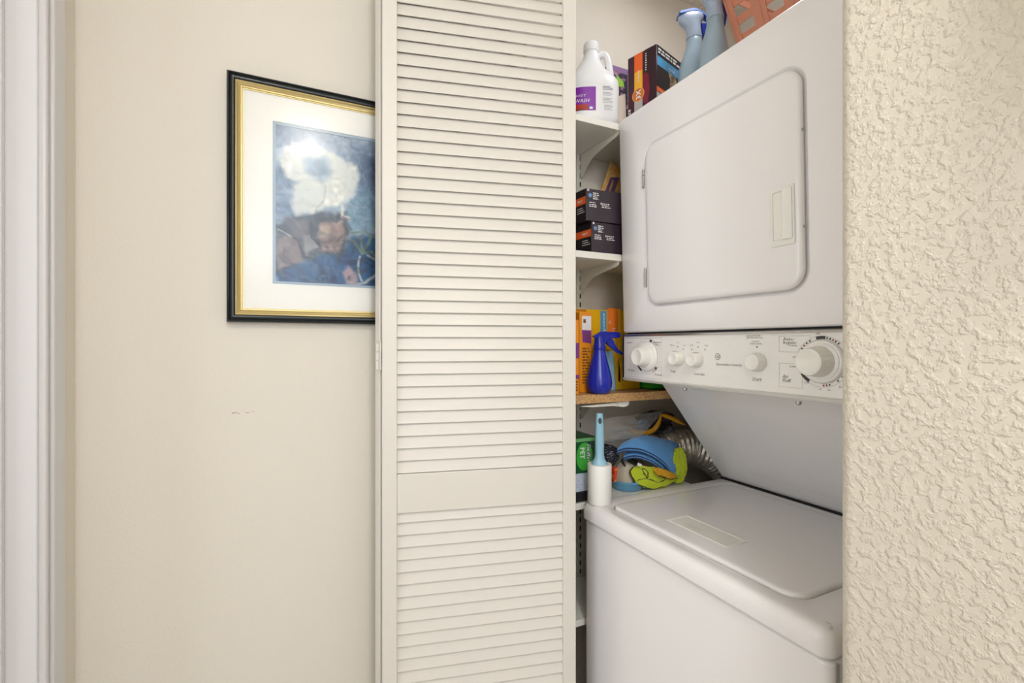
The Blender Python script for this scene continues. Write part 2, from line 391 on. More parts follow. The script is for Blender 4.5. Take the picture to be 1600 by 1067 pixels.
for pts, c_ in (([(60, 780), (130, 750), (190, 800), (190, 910), (60, 960)], (146, 128, 124)), ([(90, 660), (240, 650), (240, 760), (150, 770)], (120, 118, 122)),
                ([(200, 760), (260, 740), (290, 820), (215, 870)], (160, 158, 160)), ([(290, 660), (440, 640), (450, 720), (400, 840), (310, 840)], (172, 146, 138)), ([(300, 690), (360, 680), (350, 760), (290, 770)], (196, 176, 160))):
    lay(c_, polymask(PP(pts), 0.02, 0.025, 20)*0.9)
lay((60, 66, 74), line(PP([(250, 660), (250, 760), (300, 810)]), 0.008)); lay((60, 66, 74), line(PP([(45, 710), (170, 780), (205, 880), (260, 890)]), 0.009)); lay((190, 190, 188), line(PP([(60, 720), (130, 760)]), 0.005))
bird = polymask(PP([(70, 300), (110, 400), (160, 425), (125, 450), (140, 560), (160, 640), (235, 625), (300, 600), (400, 560), (480, 500), (530, 400), (500, 310), (400, 265), (330, 210), (250, 180), (150, 200)]), 0.03, 0.03, 30)
lay((226, 230, 224), bird); lay((196, 200, 190), bird*np.clip((n3-0.5)*3, 0, 1)*0.6); lay((240, 240, 232), bird*np.clip((n2-0.5)*5, 0, 1))
lay((140, 166, 186), polymask(PP([(205, 285), (335, 270), (345, 330), (360, 378), (300, 418), (220, 370)]), 0.05, 0.015, 33))
lay((160, 164, 150), line(PP([(330, 440), (320, 530), (270, 600)]), 0.006)*0.4); lay((170, 172, 160), line(PP([(160, 430), (280, 410), (380, 400), (460, 380)]), 0.004)*0.2)
lay((228, 226, 220), line(PP([(425, 550), (430, 620), (465, 630)]), 0.011)); lay((176, 120, 116), line(PP([(430, 620), (470, 640)]), 0.005))
for p_ in ([(480, 720), (560, 705), (630, 740)], [(545, 840), (500, 770), (470, 760)], [(545, 840), (545, 760), (530, 740)], [(545, 840), (590, 780), (600, 740)], [(545, 840), (610, 830), (640, 870)]): lay((120, 146, 128), line(PP(p_), 0.009, 0.004))
lay((205, 214, 212), line(PP([(533, 860), (528, 940), (545, 1010)]), 0.007)); lay((190, 196, 196), line(PP([(480, 1040), (560, 1020), (680, 930)]), 0.011)); lay((190, 200, 200), line(PP([(580, 850), (670, 900)]), 0.008))
lay((178, 158, 166), polymask(PP([(420, 960), (470, 920), (520, 950), (510, 1030), (440, 1020)]), 0.02, 0.02, 40))
rid = 1-np.abs(2*fbm(10, 9, 51)-1)*3.2; rid2 = 1-np.abs(2*fbm(16, 13, 52)-1)*3.0
low = np.clip((gy-0.55)*6, 0, 1)
lay((52, 58, 70), np.clip(rid, 0, 1)**3*low*0.55); lay((200, 196, 192), np.clip(rid2, 0, 1)**5*low*np.clip(0.7-gx, 0, 1)*0.6)
lay((222, 230, 236), np.clip(rid2, 0, 1)**4*(1-low)*0.30); lay((96, 120, 148), np.clip(rid, 0, 1)**4*(1-low)*(1-bird)*0.5)
img = np.clip(img*(0.9+0.2*n3[..., None]), 0, 255)/255
img = np.where(img <= 0.04045, img/12.92, ((img+0.055)/1.055)**2.4)
pm = MB(); pm.grid(lambda a, b: (-pw2+mi-0.002+a*(2*pw2-2*mi+0.004), -0.0040, ph-mi+0.002-b*(ph-2*mi+0.004)), NX, NY)
me = bpy.data.meshes.new('art_print'); me.from_pydata(pm.v, [], pm.f)
ca = me.color_attributes.new('paint', 'FLOAT_COLOR', 'POINT'); ca.data.foreach_set('color', np.concatenate([img.reshape(-1, 3), np.ones((NX*NY, 1))], 1).ravel())
mp_ = mat('art_paint', (255, 255, 255), 0.7); ng = mp_.node_tree; an = ng.nodes.new('ShaderNodeAttribute'); an.attribute_name = 'paint'; ng.links.new(an.outputs[0], ng.nodes['Principled BSDF'].inputs[0])
me.materials.append(mp_); ap = bpy.data.objects.new('art_print', me); COL.objects.link(ap); ap.parent = pic
gm = bpy.data.materials.new('picture_glass'); gm.use_nodes = True; gn = gm.node_tree; gn.nodes.remove(gn.nodes['Principled BSDF'])
tr = gn.nodes.new('ShaderNodeBsdfTransparent'); gl = gn.nodes.new('ShaderNodeBsdfGlossy'); gl.inputs['Roughness'].default_value = 0.20
fr_ = gn.nodes.new('ShaderNodeFresnel'); fr_.inputs[0].default_value = 1.5; mx_ = gn.nodes.new('ShaderNodeMixShader')
gn.links.new(fr_.outputs[0], mx_.inputs[0]); gn.links.new(tr.outputs[0], mx_.inputs[1]); gn.links.new(gl.outputs[0], mx_.inputs[2]); gn.links.new(mx_.outputs[0], gn.nodes['Material Output'].inputs[0])
MB().add([(-pw2+0.030, -0.0092, 0.030), (pw2-0.030, -0.0092, 0.030), (pw2-0.030, -0.0092, ph-0.030), (-pw2+0.030, -0.0092, ph-0.030)], [(0, 1, 2, 3)]).build('glass', gm, pic)

# ------------------------------------------------------------------ washer
WX0, WX1, WY0, WY1 = 0.650, 1.26, 0.383, 0.973; WT = H-0.388
wa = thing('washing_machine', 'white top-loading washing machine under the dryer', 'washing machine', ((WX0+WX1)/2, (WY0+WY1)/2, 0))
def rel(o, par):
    o.location = o.location-par.location; return o
b = MB(); pts = rrect((WX0+WX1)/2+0.003, (WY0+WY1)/2, (WX1-WX0)/2-0.006, (WY1-WY0)/2-0.003, 0.014)
b.prism([(x, y, 0.03) for x, y in pts], (0, 0, WT-0.0445-0.03)); rel(b.build('cabinet', M_encl, wa, bevel=0.006, seg=3), wa)
b = MB(); pts = rrect((WX0+WX1)/2+0.004, (WY0+WY1)/2, (WX1-WX0)/2-0.012, (WY1-WY0)/2-0.010, 0.012)
b.prism([(x, y, WT-0.0445) for x, y in pts], (0, 0, 0.004)); rel(b.build('seam_gasket', M_dark, wa), wa)
# side seam of the front panel
b = MB().box((WX0+0.022, WY0-0.0003, 0.04), (WX0+0.0228, WY0+0.003, WT-0.046)); rel(b.build('panel_seam', mat('seam_grey', (120, 115, 108), 0.6), wa), wa)
# top: slab with rounded rim, cut by a shallow lid recess
LX0, LX1, LY0, LY1 = 0.690, 1.095, 0.450, 0.915
b = MB(); outer = rrect((WX0+WX1)/2, (WY0+WY1)/2, (WX1-WX0)/2, (WY1-WY0)/2, 0.026, 8); n = len(outer)
def shrink(pts, d, cx_, cy_, hx, hy, r, k=8): return rrect(cx_, cy_, hx-d, hy-d, max(r-d, 0.003), k)
A = ((WX0+WX1)/2, (WY0+WY1)/2, (WX1-WX0)/2, (WY1-WY0)/2, 0.021)
L = ((LX0+LX1)/2, (LY0+LY1)/2, (LX1-LX0)/2, (LY1-LY0)/2, 0.034)
def ring(spec, d, z, k=8): return [(x, y, z) for x, y in rrect(spec[0], spec[1], spec[2]-d, spec[3]-d, max(spec[4]-d, 0.002), k)]
rings = [ring(A, 0.004, WT-0.0405), ring(A, 0.0008, WT-0.038), ring(A, 0, WT-0.034), ring(A, 0.0006, WT-0.018), ring(A, 0.0022, WT-0.010), ring(A, 0.0060, WT-0.0035), ring(A, 0.012, WT-0.0006), ring(A, 0.018, WT),
         ring(L, -0.003, WT), ring(L, -0.0008, WT-0.0012), ring(L, 0.0, WT-0.006), ring(L, 0.001, WT-0.012)]
b.loft(rings); rel(b.build('top_panel', M_encl, wa, smooth=50), wa)
lid = MB(); lid.loft([ring(L, 0.0030, WT-0.0118), ring(L, 0.0028, WT-0.004), ring(L, 0.0036, WT+0.001), ring(L, 0.006, WT+0.0035), ring(L, 0.010, WT+0.0045), ring(L, 0.016, WT+0.005)])
lo = rel(lid.build('lid', M_encl, wa, smooth=50), wa)
# moulded recess/label frame on the lid
bx = MB(); BX0, BX1, BY0, BY1 = 0.742, 0.804, 0.622, 0.778; zt = WT+0.005
Bq = ((BX0+BX1)/2, (BY0+BY1)/2, (BX1-BX0)/2, (BY1-BY0)/2, 0.002)
bx.loft([ring(Bq, 0, zt+0.0002, 2), ring(Bq, 0.0008, zt+0.0014, 2), ring(Bq, 0.005, zt+0.0014, 2), ring(Bq, 0.006, zt+0.0003, 2), ring(Bq, 0.012, zt+0.0003, 2)])
o = bx.build('lid_badge', M_plast, lo, smooth=25)
b = MB(); fake_lines(b, (0.766, 0.742, zt+0.0005), (0, -1, 0), (1, 0, 0), 0, 0, 0.05, 3, 0.005, 0.0013, 4); b.build('badge_print', mat('faint_print', (196, 190, 178), 0.5), lo)
b = MB().box((WX0+0.03, WY0+0.02, 0), (WX1-0.03, WY1-0.02, 0.03)); rel(b.build('base', M_dark, wa), wa)
b = MB()
for q in (((1297, 978), (1302, 981)), ((1296, 982), (1301, 984)), ((1290, 972), (1298, 975)), ((1312, 976), (1314, 977))):
    a_ = at(*q[0], Z=WT+0.0004); c_ = at(*q[1], Z=WT+0.0004); b.add([a_, c_, c_+Vector((0.001, 0, 0)), a_+Vector((0.001, 0, 0))], [(0, 1, 2, 3)])
rel(b.build('scratches', mat('scratch', (110, 100, 92), 0.8), wa), wa)

# ------------------------------------------------------------------ stacked dryer
dr = thing('dryer', 'white dryer with hinged door and dial console stacked above the washer', 'dryer', (1.0, 0.674, H-0.388))
DY0, DY1 = 0.372, 0.975; Dz0, Dz1 = H+0.028, H+0.573
def dxf(z): return 0.768+(Dz1-z)/(Dz1-Dz0)*0.015          # front face leans a little
def fy(y, z, off=0): return (dxf(z)-off, y, z)
cab = MB()
# front plate with an opening for the door recess, then sides/top/bottom/back
Dr = ((0.4975+0.875)/2, (H+0.0925+H+0.468)/2, (0.875-0.4975)/2, (0.3755)/2, 0.034)
def dring(spec, d, off, k=8, sgn=1): return [fy(y, z, off) for y, z in rrect(spec[0], spec[1], spec[2]-d, spec[3]-d, max(spec[4]-d, 0.003), k)]
FA = ((DY0+DY1)/2, (Dz0+Dz1)/2, (DY1-DY0)/2, (Dz1-Dz0)/2, 0.006)
def back(x, d=0): return [(x, y, z) for y, z in rrect(FA[0], FA[1], FA[2]-d, FA[3]-d, 0.005, 8)]
cab.loft([back(1.30), back(0.80), dring(FA, 0, -0.006), dring(FA, 0.0015, -0.002), dring(FA, 0.005, 0), dring(Dr, -0.009, 0), dring(Dr, -0.006, -0.0012), dring(Dr, -0.003, -0.006), dring(Dr, 0.003, -0.007)])
rel(cab.build('cabinet', M_encl, dr, smooth=50), dr)
dd_ = MB(); dd_.loft([dring(Dr, 0.004, -0.0068), dring(Dr, 0.001, -0.004), dring(Dr, 0.0, 0.000), dring(Dr, 0.001, 0.004), dring(Dr, 0.004, 0.0065), dring(Dr, 0.009, 0.0078), dring(Dr, 0.016, 0.008)])
do = dd_.build('door', M_encl, None)
cut = MB().hexa([fy(0.5285, H+0.180, 0.02), fy(0.5475, H+0.180, 0.02), fy(0.5475, H+0.180, -0.0045), fy(0.5285, H+0.180, -0.0045), fy(0.5285, H+0.263, 0.02), fy(0.5475, H+0.263, 0.02), fy(0.5475, H+0.263, -0.0045), fy(0.5285, H+0.263, -0.0045)]).build('cutter', M_encl, None)
bm_ = do.modifiers.new('b', 'BOOLEAN'); bm_.object = cut; bm_.operation = 'DIFFERENCE'; bm_.solver = 'EXACT'
bpy.context.view_layer.update(); nm = bpy.data.meshes.new_from_object(do.evaluated_get(bpy.context.evaluated_depsgraph_get())); do.modifiers.clear(); do.data = nm; bpy.data.objects.remove(cut)
for p_ in nm.polygons: p_.use_smooth = True
nm.set_sharp_from_angle(angle=math.radians(50)); do.parent = dr; rel(do, dr)
# recessed pull
hy0, hy1, hz0, hz1 = 0.508, 0.5525, H+0.169, H+0.271
Hs = ((hy0+hy1)/2, (hz0+hz1)/2, (hy1-hy0)/2, (hz1-hz0)/2, 0.003)
Pk = ((0.5285+0.5475)/2, H+0.2215, 0.0095, 0.0415, 0.0008)
hp = MB(); hp.loft([dring(Hs, 0, 0.0083, 3), dring(Hs, 0.0005, 0.0100, 3), dring(Hs, 0.003, 0.0108, 3), dring(Pk, -0.001, 0.0108, 3), dring(Pk, 0, 0.0100, 3), dring(Pk, 0.0002, -0.0040, 3)])
ho = hp.build('door_pull', M_plast, do, smooth=40)
Ps = ((0.529+0.547)/2, (hz0+hz1)/2, 0.0085, 0.0435, 0.002)
pk = MB(); 
pk.add([fy(0.5285, hz0+0.012, 0.0112), fy(0.5470, hz0+0.012, 0.0112), fy(0.5470, hz1-0.008, 0.0112), fy(0.5285, hz1-0.008, 0.0112),
        fy(0.5285, hz0+0.012, 0.0030), fy(0.5420, hz0+0.016, 0.0030), fy(0.5420, hz1-0.010, 0.0030), fy(0.5285, hz1-0.010, 0.0030)], [(0,1,5,4),(1,2,6,5),(2,3,7,6),(3,0,4,7),(4,5,6,7)])
# raised lip around the pocket so that it reads as a scoop
lp = MB()
lp.hexa([fy(0.5110, hz0+0.010, 0.0106), fy(0.5270, hz0+0.010, 0.0106), fy(0.5270, hz0+0.010, 0.0150), fy(0.5110, hz0+0.010, 0.0125), fy(0.5110, hz1-0.006, 0.0106), fy(0.5270, hz1-0.006, 0.0106), fy(0.5270, hz1-0.006, 0.0150), fy(0.5110, hz1-0.006, 0.0125)])
lpo = lp.build('pull_grip', M_plast, do, bevel=0.0006)
for z0, z1 in ((H+0.375, H+0.420), (H+0.137, H+0.183)):
    h = MB(); zm = (z0+z1)/2
    for k in range(3):
        za = z0+(z1-z0)*k/3; h.lathe([(0.0024, 0.0006), (0.0024, (z1-z0)/3-0.0006)], (dxf(zm)-0.003, 0.8835, za), n=10)
    h.box((dxf(zm)-0.0012, 0.8835, z0), (dxf(zm)+0.001, 0.8875, z1))
    rel(h.build('hinge', M_steel, dr, smooth=40), dr)
for pz in (H+0.357, H+0.196):
    h = MB().lathe([(0.0026, 0), (0.0026, 0.0008), (0.001, 0.0014)], (dxf(pz)-0.002, 0.4972, pz), (0, -1, 0), n=10); h_ = h.build('screw', M_steel, do, smooth=40); h_.location = -do.location-dr.location
# console
CX = 0.786; Cz0, Cz1 = H-0.0953, H+0.0245
b = MB().box((0.795, DY0+0.004, H+0.0205), (1.2, DY1-0.004, H+0.0295)); rel(b.build('shadow_gap', M_dark, dr), dr)
co = thing('x', '', ''); bpy.data.objects.remove(co)
con = rel(MB().box((CX, DY0, Cz0+0.006), (0.92, DY1, Cz1-0.004)).build('console', M_cons, dr, bevel=0.0015), dr)
st = MB()
st.prism([(CX-0.003, DY0, Cz1-0.006), (CX-0.004, DY0, Cz1-0.002), (CX+0.002, DY0, Cz1), (CX+0.09, DY0, Cz1), (CX+0.09, DY0, Cz1-0.0035), (CX-0.0002, DY0, Cz1-0.0058)], (0, DY1-DY0, 0))
st.build('upper_trim_strip', M_chrome, con)
st = MB(); st.prism([(CX-0.0002, DY0, Cz0+0.0085), (CX-0.004, DY0, Cz0+0.006), (CX-0.001, DY0, Cz0+0.001), (CX+0.008, DY0, Cz0), (0.893, DY0, Cz0), (0.893, DY0, Cz0+0.0058), (CX, DY0, Cz0+0.0058)], (0, DY1-DY0, 0))
st.build('lower_trim_strip', mat('trim_pale', (214, 210, 202), 0.25, metal=0.25), con)
MB().box((CX-0.003, DY1+0.0002, Cz0), (0.90, DY1+0.002, Cz1)).build('end_cap', M_dark, con)
for ch in con.children: ch.location = -con.location-dr.location
ho.location = lpo.location = -do.location-dr.location
def cy(y, z, off=0.0003): return (CX-off, y, z)
CO_ = Vector((CX-0.0004, 0, 0)); EX = Vector((0, -1, 0)); EZ = Vector((0, 0, 1))   # reading direction along the console
def cpart(mb, name, m, **k):
    o = mb.build(name, m, con, **k)
    if name in ('console_print', 'console_marks', 'red_marks'): o['kind'] = 'stuff'
    o.location = o.location-con.location-dr.location; return o
KZ = -0.031
def knob(y, zr, R, L_, dial=False, ang=0, redline=False):
    z = H+zr; ax = (-1, 0, 0); c0 = Vector((CX-0.0008, y, z))
    if dial:
        k = MB().lathe([(0.0352, 0), (0.0352, 0.0030), (0.0335, 0.0052), (0.030, 0.0058), (0.0305, 0.0075), (0.027, 0.0085), (0.018, 0.0095), (0.0175, 0.004)], c0, ax, 48)
        cpart(k, 'dial_ring', M_cons, smooth=40)
        p = MB(); q = Vector((0, math.cos(ang), math.sin(ang))); s_ = q.cross(Vector((1, 0, 0)))*0.0005
        a_ = c0+Vector((-0.0091, 0, 0))+q*0.019; b_ = c0+Vector((-0.0078, 0, 0))+q*0.0295
        p.add([a_-s_, b_-s_, b_+s_, a_+s_], [(0, 1, 2, 3)]); cpart(p, 'dial_pointer', M_print2)
    z0 = 0.008 if dial else 0.0
    prof = [(R*1.10, z0), (R*1.10, z0+0.001), (R*1.02, z0+L_*0.55), (R*0.98, z0+L_*0.85), (R*0.92, z0+L_*0.96), (R*0.80, z0+L_), (R*0.72, z0+L_*0.985), (R*0.5, z0+L_*0.93), (R*0.2, z0+L_*0.90), (0.0005, z0+L_*0.895)]
    k = MB(); q = Vector(ax).to_track_quat('Z', 'Y'); N = 72; rings = []
    for pi_, (r_, zz) in enumerate(prof):
        rings.append([c0+q @ Vector(((r_*(1-(0.022 if (i % 2 and pi_ < 4) else 0)))*math.cos(2*PI*i/N), (r_*(1-(0.022 if (i % 2 and pi_ < 4) else 0)))*math.sin(2*PI*i/N), zz)) for i in range(N)])
    k.loft(rings); ko = cpart(k, 'knob', M_plast, smooth=28)
    return ko
knob(0.8865, -0.031, 0.0225, 0.026, True, math.radians(96))
knob(0.4736, -0.029, 0.0232, 0.030, True, math.radians(228))
knob(0.785, -0.033, 0.0150, 0.020); knob(0.7326, -0.034, 0.0150, 0.020); knob(0.589, -0.034, 0.0158, 0.020)
# pointer lines on the small knobs
p = MB()
for y, zr, mt in ((0.785, -0.033, 0),): quad_into(p, (CX-0.014, y, H+zr+0.0160), (-1, -0.1, 0.0), (0, -0.3, 1), -0.009, 0, 0.006, 0.0007)
cpart(p, 'knob_pointer', M_print2)
p = MB(); quad_into(p, (CX-0.012, 0.7326-0.006, H-0.034+0.0148), (-1, 0, 0), (0, -0.4, 1), -0.009, 0, 0.007, 0.0009); cpart(p, 'knob_pointer', M_red)
pr = MB(); pd = MB(); prd = MB()
def T(mb, s_, y, zr, size, al='LEFT', sh=0.0, bold=0): text_into(mb, s_, (CX-0.0005, y, H+zr), EX, EZ, size, al, sh, bold)
def ringmarks(y, zr, marks):
    o_ = (CX-0.0005, y, H+zr)
    for a0, a1, r0, r1, m_ in marks:
        disc_into(m_, o_, EX, EZ, 0, 0, r1, max(2, int(abs(a1-a0)/4)), a0, a1, r0)
ringmarks(0.8865, -0.031, [(0, 360, 0.0428, 0.0432, pr), (0, 360, 0.0364, 0.0367, pr), (66, 78, 0.0370, 0.0425, pd), (205, 240, 0.0370, 0.0425, pd), (-48, -38, 0.0370, 0.0425, pd),
    (54, 57, 0.039, 0.0415, pd), (45, 48, 0.039, 0.0415, pd), (-54, -51, 0.039, 0.0415, prd), (-62, -59, 0.039, 0.0415, prd)])
ringmarks(0.4736, -0.029, [(0, 360, 0.0418, 0.0421, pr), (0, 360, 0.0362, 0.0365, pr), (82, 104, 0.0368, 0.0416, pd), (212, 238, 0.0368, 0.0416, pd), (-14, 10, 0.0368, 0.0416, pd)]
    +[(a, a+3.5, 0.0375, 0.0405, pd) for a in (76, 69, 55, 47, 119, 128, 146, 156, 166, -28, -38, -52, -74)]+[(a, a+3.5, 0.0375, 0.0405, prd) for a in (62, 137, -81, -88)])
def rbox(y0, y1, z0, z1):     # thin printed outline
    for (a, b_, c_, d_) in ((y0, y1, z0, z0+0.0003), (y0, y1, z1-0.0003, z1), (y0, y0-0.0003, z0, z1), (y1, y1+0.0003, z0, z1)):
        quad_into(pr, (CX-0.0004, 0, H), EX, EZ, -a, c_, -b_, d_)
rbox(0.968, 0.838, -0.0835, 0.0135)
for a_, b_, c_ in ((0.858, 0.838, -0.055), (0.866, 0.838, -0.062)): quad_into(pr, (CX-0.0004, 0, H), EX, EZ, -a_, c_, -b_, c_+0.0003)
T(pr, 'Permanent', 0.867, 0.0015, 0.0062, sh=0.2); T(pr, 'Press', 0.857, -0.0050, 0.0062, sh=0.2); T(pr, 'Normal', 0.962, 0.001, 0.0062, sh=0.2)
T(pr, 'Delicates', 0.861, -0.0750, 0.0066, sh=0.2); T(pr, '\u2022 OFF  Rinse', 0.964, -0.0690, 0.0062, sh=0.2); T(pr, 'Spin', 0.862, -0.028, 0.004); T(pr, 'Knits', 0.862, -0.034, 0.004)
T(pr, 'Temp', 0.803, -0.0645, 0.0072, 'CENTER', 0.25); T(pr, 'Load Size', 0.727, -0.0665, 0.0072, 'CENTER', 0.25)
for y_, s1 in ((0.805, 'Warm'), (0.788, 'Cold'), (0.768, 'Hot'), (0.748, 'Small'), (0.730, 'Med'), (0.708, 'Large')): T(pr, s1, y_, -0.0045+(0.006 if s1 in ('Cold', 'Med') else 0), 0.0042, 'CENTER')
for y_, z_ in ((0.788, -0.0065), (0.772, -0.0120), (0.748, -0.0125), (0.730, -0.007), (0.712, -0.0125)): disc_into(pd, (CX-0.0005, 0, H), EX, EZ, -y_, z_, 0.0013, 10)
T(pr, 'Spacemaker Laundry', 0.684, -0.0435, 0.0072, sh=0.2)
disc_into(pd, (CX-0.0005, 0, H), EX, EZ, -0.6795, -0.026, 0.0064, 28, r0=0.0056); T(pd, 'GE', 0.6795, -0.0285, 0.0068, 'CENTER', 0.2)
T(pr, 'Start', 0.592, -0.0690, 0.0100, 'CENTER', 0.25); T(pr, 'PUSH TO', 0.594, 0.0030, 0.0040, 'CENTER'); T(pr, 'START DRYER', 0.594, -0.0015, 0.0040, 'CENTER'); disc_into(pd, (CX-0.0005, 0, H), EX, EZ, -0.5915, -0.0060, 0.0014, 10)
T(pr, '\u2022 CLEAN LINT FILTER', 0.618, 0.0135, 0.0036); T(pr, 'BEFORE EACH LOAD', 0.613, 0.0100, 0.0036)
rbox(0.548, 0.492, -0.0145, 0.0135); rbox(0.548, 0.506, -0.0760, -0.0340)
T(pr, 'Auto-', 0.541, 0.0055, 0.0088, sh=0.2); T(pr, 'Regular', 0.541, -0.0005, 0.0080, sh=0.2); T(pr, 'Air', 0.542, -0.0600, 0.0088, sh=0.2); T(pr, 'Fluff', 0.542, -0.0670, 0.0088, sh=0.2)
T(pr, 'OFF', 0.5235, -0.0245, 0.0050); T(pr, '20 MIN', 0.5290, -0.0410, 0.0042); T(pr, 'OFF', 0.4800, 0.0148, 0.0045, 'CENTER'); T(pr, '\u2022 MORE', 0.4420, 0.0080, 0.0045); T(pr, 'NORMAL \u2022', 0.5290, -0.0045, 0.0034)
T(pr, 'OFF', 0.5030, -0.0670, 0.0048); T(pr, '10', 0.4790, -0.0760, 0.0048); T(pr, '20', 0.4650, -0.0760, 0.0048); T(pr, '30', 0.4480, -0.0700, 0.0048)
cpart(pr, 'console_print', M_print); cpart(pd, 'console_marks', M_print2); cpart(prd, 'red_marks', M_red)
# slanted rear panel between the machines
PY1 = 0.962
sp = MB(); P0 = (0.893, H-0.0965); P1 = (1.130, H-0.3835); th = 0.012
sp.hexa([(P1[0], DY0, P1[1]), (P1[0], PY1, P1[1]), (P0[0], PY1, P0[1]), (P0[0], DY0, P0[1]), (P1[0]+th, DY0, P1[1]), (P1[0]+th, PY1, P1[1]), (P0[0]+th+0.006, PY1, P0[1]), (P0[0]+th+0.006, DY0, P0[1])])
spo = rel(sp.build('rear_panel', M_encl, dr, bevel=0.002), dr)
nrm = Vector((-(P0[1]-P1[1]), 0, P0[0]-P1[0])).normalized(); 
if nrm.x > 0: nrm = -nrm
up = Vector((P0[0]-P1[0], 0, P0[1]-P1[1])).normalized(); o0 = Vector((P1[0], 0, P1[1]))
em_ = MB(); rg = []
for d_, off in ((0, 0.0001), (0.012, 0.0009), (0.03, 0.0011)):
    rg.append([o0+up*zz+Vector((0, yy, 0))+nrm*off for yy, zz in rrect(0.60, 0.185, 0.255-d_, 0.135-d_, 0.03, 6)])
em_.loft(rg); e_ = em_.build('raised_field', M_encl, spo, smooth=60); e_.location = -spo.location-dr.location
b = MB().box((1.124, DY0, H-0.3878), (1.165, PY1, H-0.3836)); rel(b.build('base_gap_shade', M_dark, dr), dr)  # black strip stands in for the shade in the gap under the panel
b = MB().box((1.175, DY0, H-0.3830), (1.26, PY1, Dz0)); b.prism([(0.93, DY0, H-0.094), (1.172, DY0, H-0.372), (1.178, DY0, Dz0), (0.93, DY0, Dz0)], (0, 0.02, 0)); rel(b.build('support_frame', M_encl, dr), dr)
for px, py in ((1070.5, 606), (1248, 627)):
    q = at(px, py, Z=Cz0-0.0005); h = MB().lathe([(0.0045, 0), (0.0045, -0.004), (0.002, -0.006)], q, n=12); rel(h.build('screw', M_steel, dr, smooth=40), dr)

# ------------------------------------------------------------------ shelves, standard and brackets
def Yf(px): t = (px-800)/F; return -SI*t+CO
SY = 0.985
def zrel(py, Y, px=900): return H+(537-py)/F*Y/Yf(px)
S1, S2, S3, S4, S5 = H+0.573, H+0.233, H-0.129, H-0.399, H-0.69
gname = 'white closet shelves'
def shelf(zt, t, lab, m, y1=SY, x0=0.665, x1=1.44, skew=0):
    s = MB(); s.hexa([(x0, y1, zt-t), (x1, y1-skew, zt-t), (x1, YB-0.003, zt-t), (x0, YB-0.003, zt-t), (x0, y1, zt), (x1, y1-skew, zt), (x1, YB-0.003, zt), (x0, YB-0.003, zt)])
    o = s.build('shelf', m, bevel=0.001); fix_origin(o); return tag(o, lab, 'shelf')
M_part = mixmat('particle_board', (214, 172, 116), (176, 128, 78), 260, 0.42, 0.62, 0.75, bump=0.3)
XS = 0.640
shelf(S1, 0.016, 'white shelf board holding the white jug, topmost in the closet', M_shelf, x0=XS)
shelf(S2, 0.017, 'white shelf board holding two stacked dark boxes', M_shelf, x0=XS)
shelf(S3, 0.022, 'raw particleboard shelf under the blue spray bottle', M_part, x0=XS, skew=0.018)
shelf(S4, 0.016, 'white shelf board level with the washer top, under cloth pile', M_shelf, x0=XS, x1=1.035)
shelf(S5, 0.016, 'low white shelf board glimpsed in the gap left of the washer', M_shelf, x0=XS)
M_std = mat('standard_paint', (226, 222, 208), 0.45)
XSt = 0.778
stn = thing('shelf_standard', 'slotted white metal shelf standard screwed to the closet side wall', 'shelf standard', (XSt, YB, H-0.75))
ss = MB()
zs0, zs1 = H-0.75, H+0.70
ss.box((XSt-0.0125, YB-0.003, zs0), (XSt+0.0125, YB-0.0005, zs1)).box((XSt-0.0125, YB-0.010, zs0), (XSt-0.0108, YB-0.003, zs1)).box((XSt+0.0108, YB-0.010, zs0), (XSt+0.0125, YB-0.003, zs1)).box((XSt-0.0108, YB-0.0100, zs0), (XSt+0.0108, YB-0.0088, zs1))
rel(ss.build('channel', M_std, stn), stn)
sl = MB(); z = zs0+0.02
while z < zs1-0.03:
    for s_ in (0,): sl.box((XSt-0.0020, YB-0.0104, z), (XSt+0.0020, YB-0.0098, z+0.014))
    z += 0.0254
so_ = rel(sl.build('slots', M_dark, stn), stn); so_['kind'] = 'stuff'
def bracket(zt, lab, m=M_std, L_=0.177, dep=0.062):
    y0 = YB-0.0115; pts = [(y0, zt-0.0005), (y0-L_, zt-0.0005), (y0-L_, zt-0.010)]
    n_ = 14
    for i in range(n_+1):
        a = i/n_; yy = y0-L_+0.01+(L_-0.022)*a; hh_ = 0.014+(0.024)*a**1.2
        if a > 0.60: hh_ += (a-0.60)**2*0.19/(1.0)
        pts.append((yy, zt-hh_))
    pts += [(y0-0.010, zt-dep-0.006), (y0, zt-dep-0.008)]
    b_ = thing('shelf_bracket', lab, 'bracket', (XSt, y0, zt-dep-0.008))
    mb = MB().prism([(XSt-0.001, y, z_) for y, z_ in pts], (0.002, 0, 0)); 
    rel(mb.build('bracket_web', m, b_), b_)
    f_ = MB().box((XSt-0.006, y0-L_, zt-0.002), (XSt+0.006, y0, zt-0.0003)); rel(f_.build('top_flange', m, b_), b_)
    return b_
for zt, t, lab in ((S1, 0.016, 'curved cream metal bracket under the topmost shelf'), (S2, 0.017, 'curved cream metal bracket under the shelf with dark boxes'), (S3, 0.022, 'curved metal bracket under the particleboard shelf'), (S4, 0.016, 'metal bracket under the shelf level with the washer')):
    bracket(zt-t, lab)
# bare white bracket end poking out from under the particleboard shelf
b = MB(); q = at(950, 628, Y=1.0); pts = [at(*p_, Y=0.992) for p_ in ((905, 634.5), (957, 629), (974, 627), (982, 625.5), (983.5, 629), (980, 634), (974, 635.2), (958, 633.5), (925, 635.5))]
zc = S3-0.0225; mz = max(p_.z for p_ in pts); pts = [Vector((p_.x, p_.y, p_.z-(mz-zc))) for p_ in pts]
o = b.prism(pts, (0, 0.003, 0)).build('bracket_cover', M_shelf); fix_origin(o); tag(o, 'white curled metal bracket end directly below the particleboard edge', 'bracket')

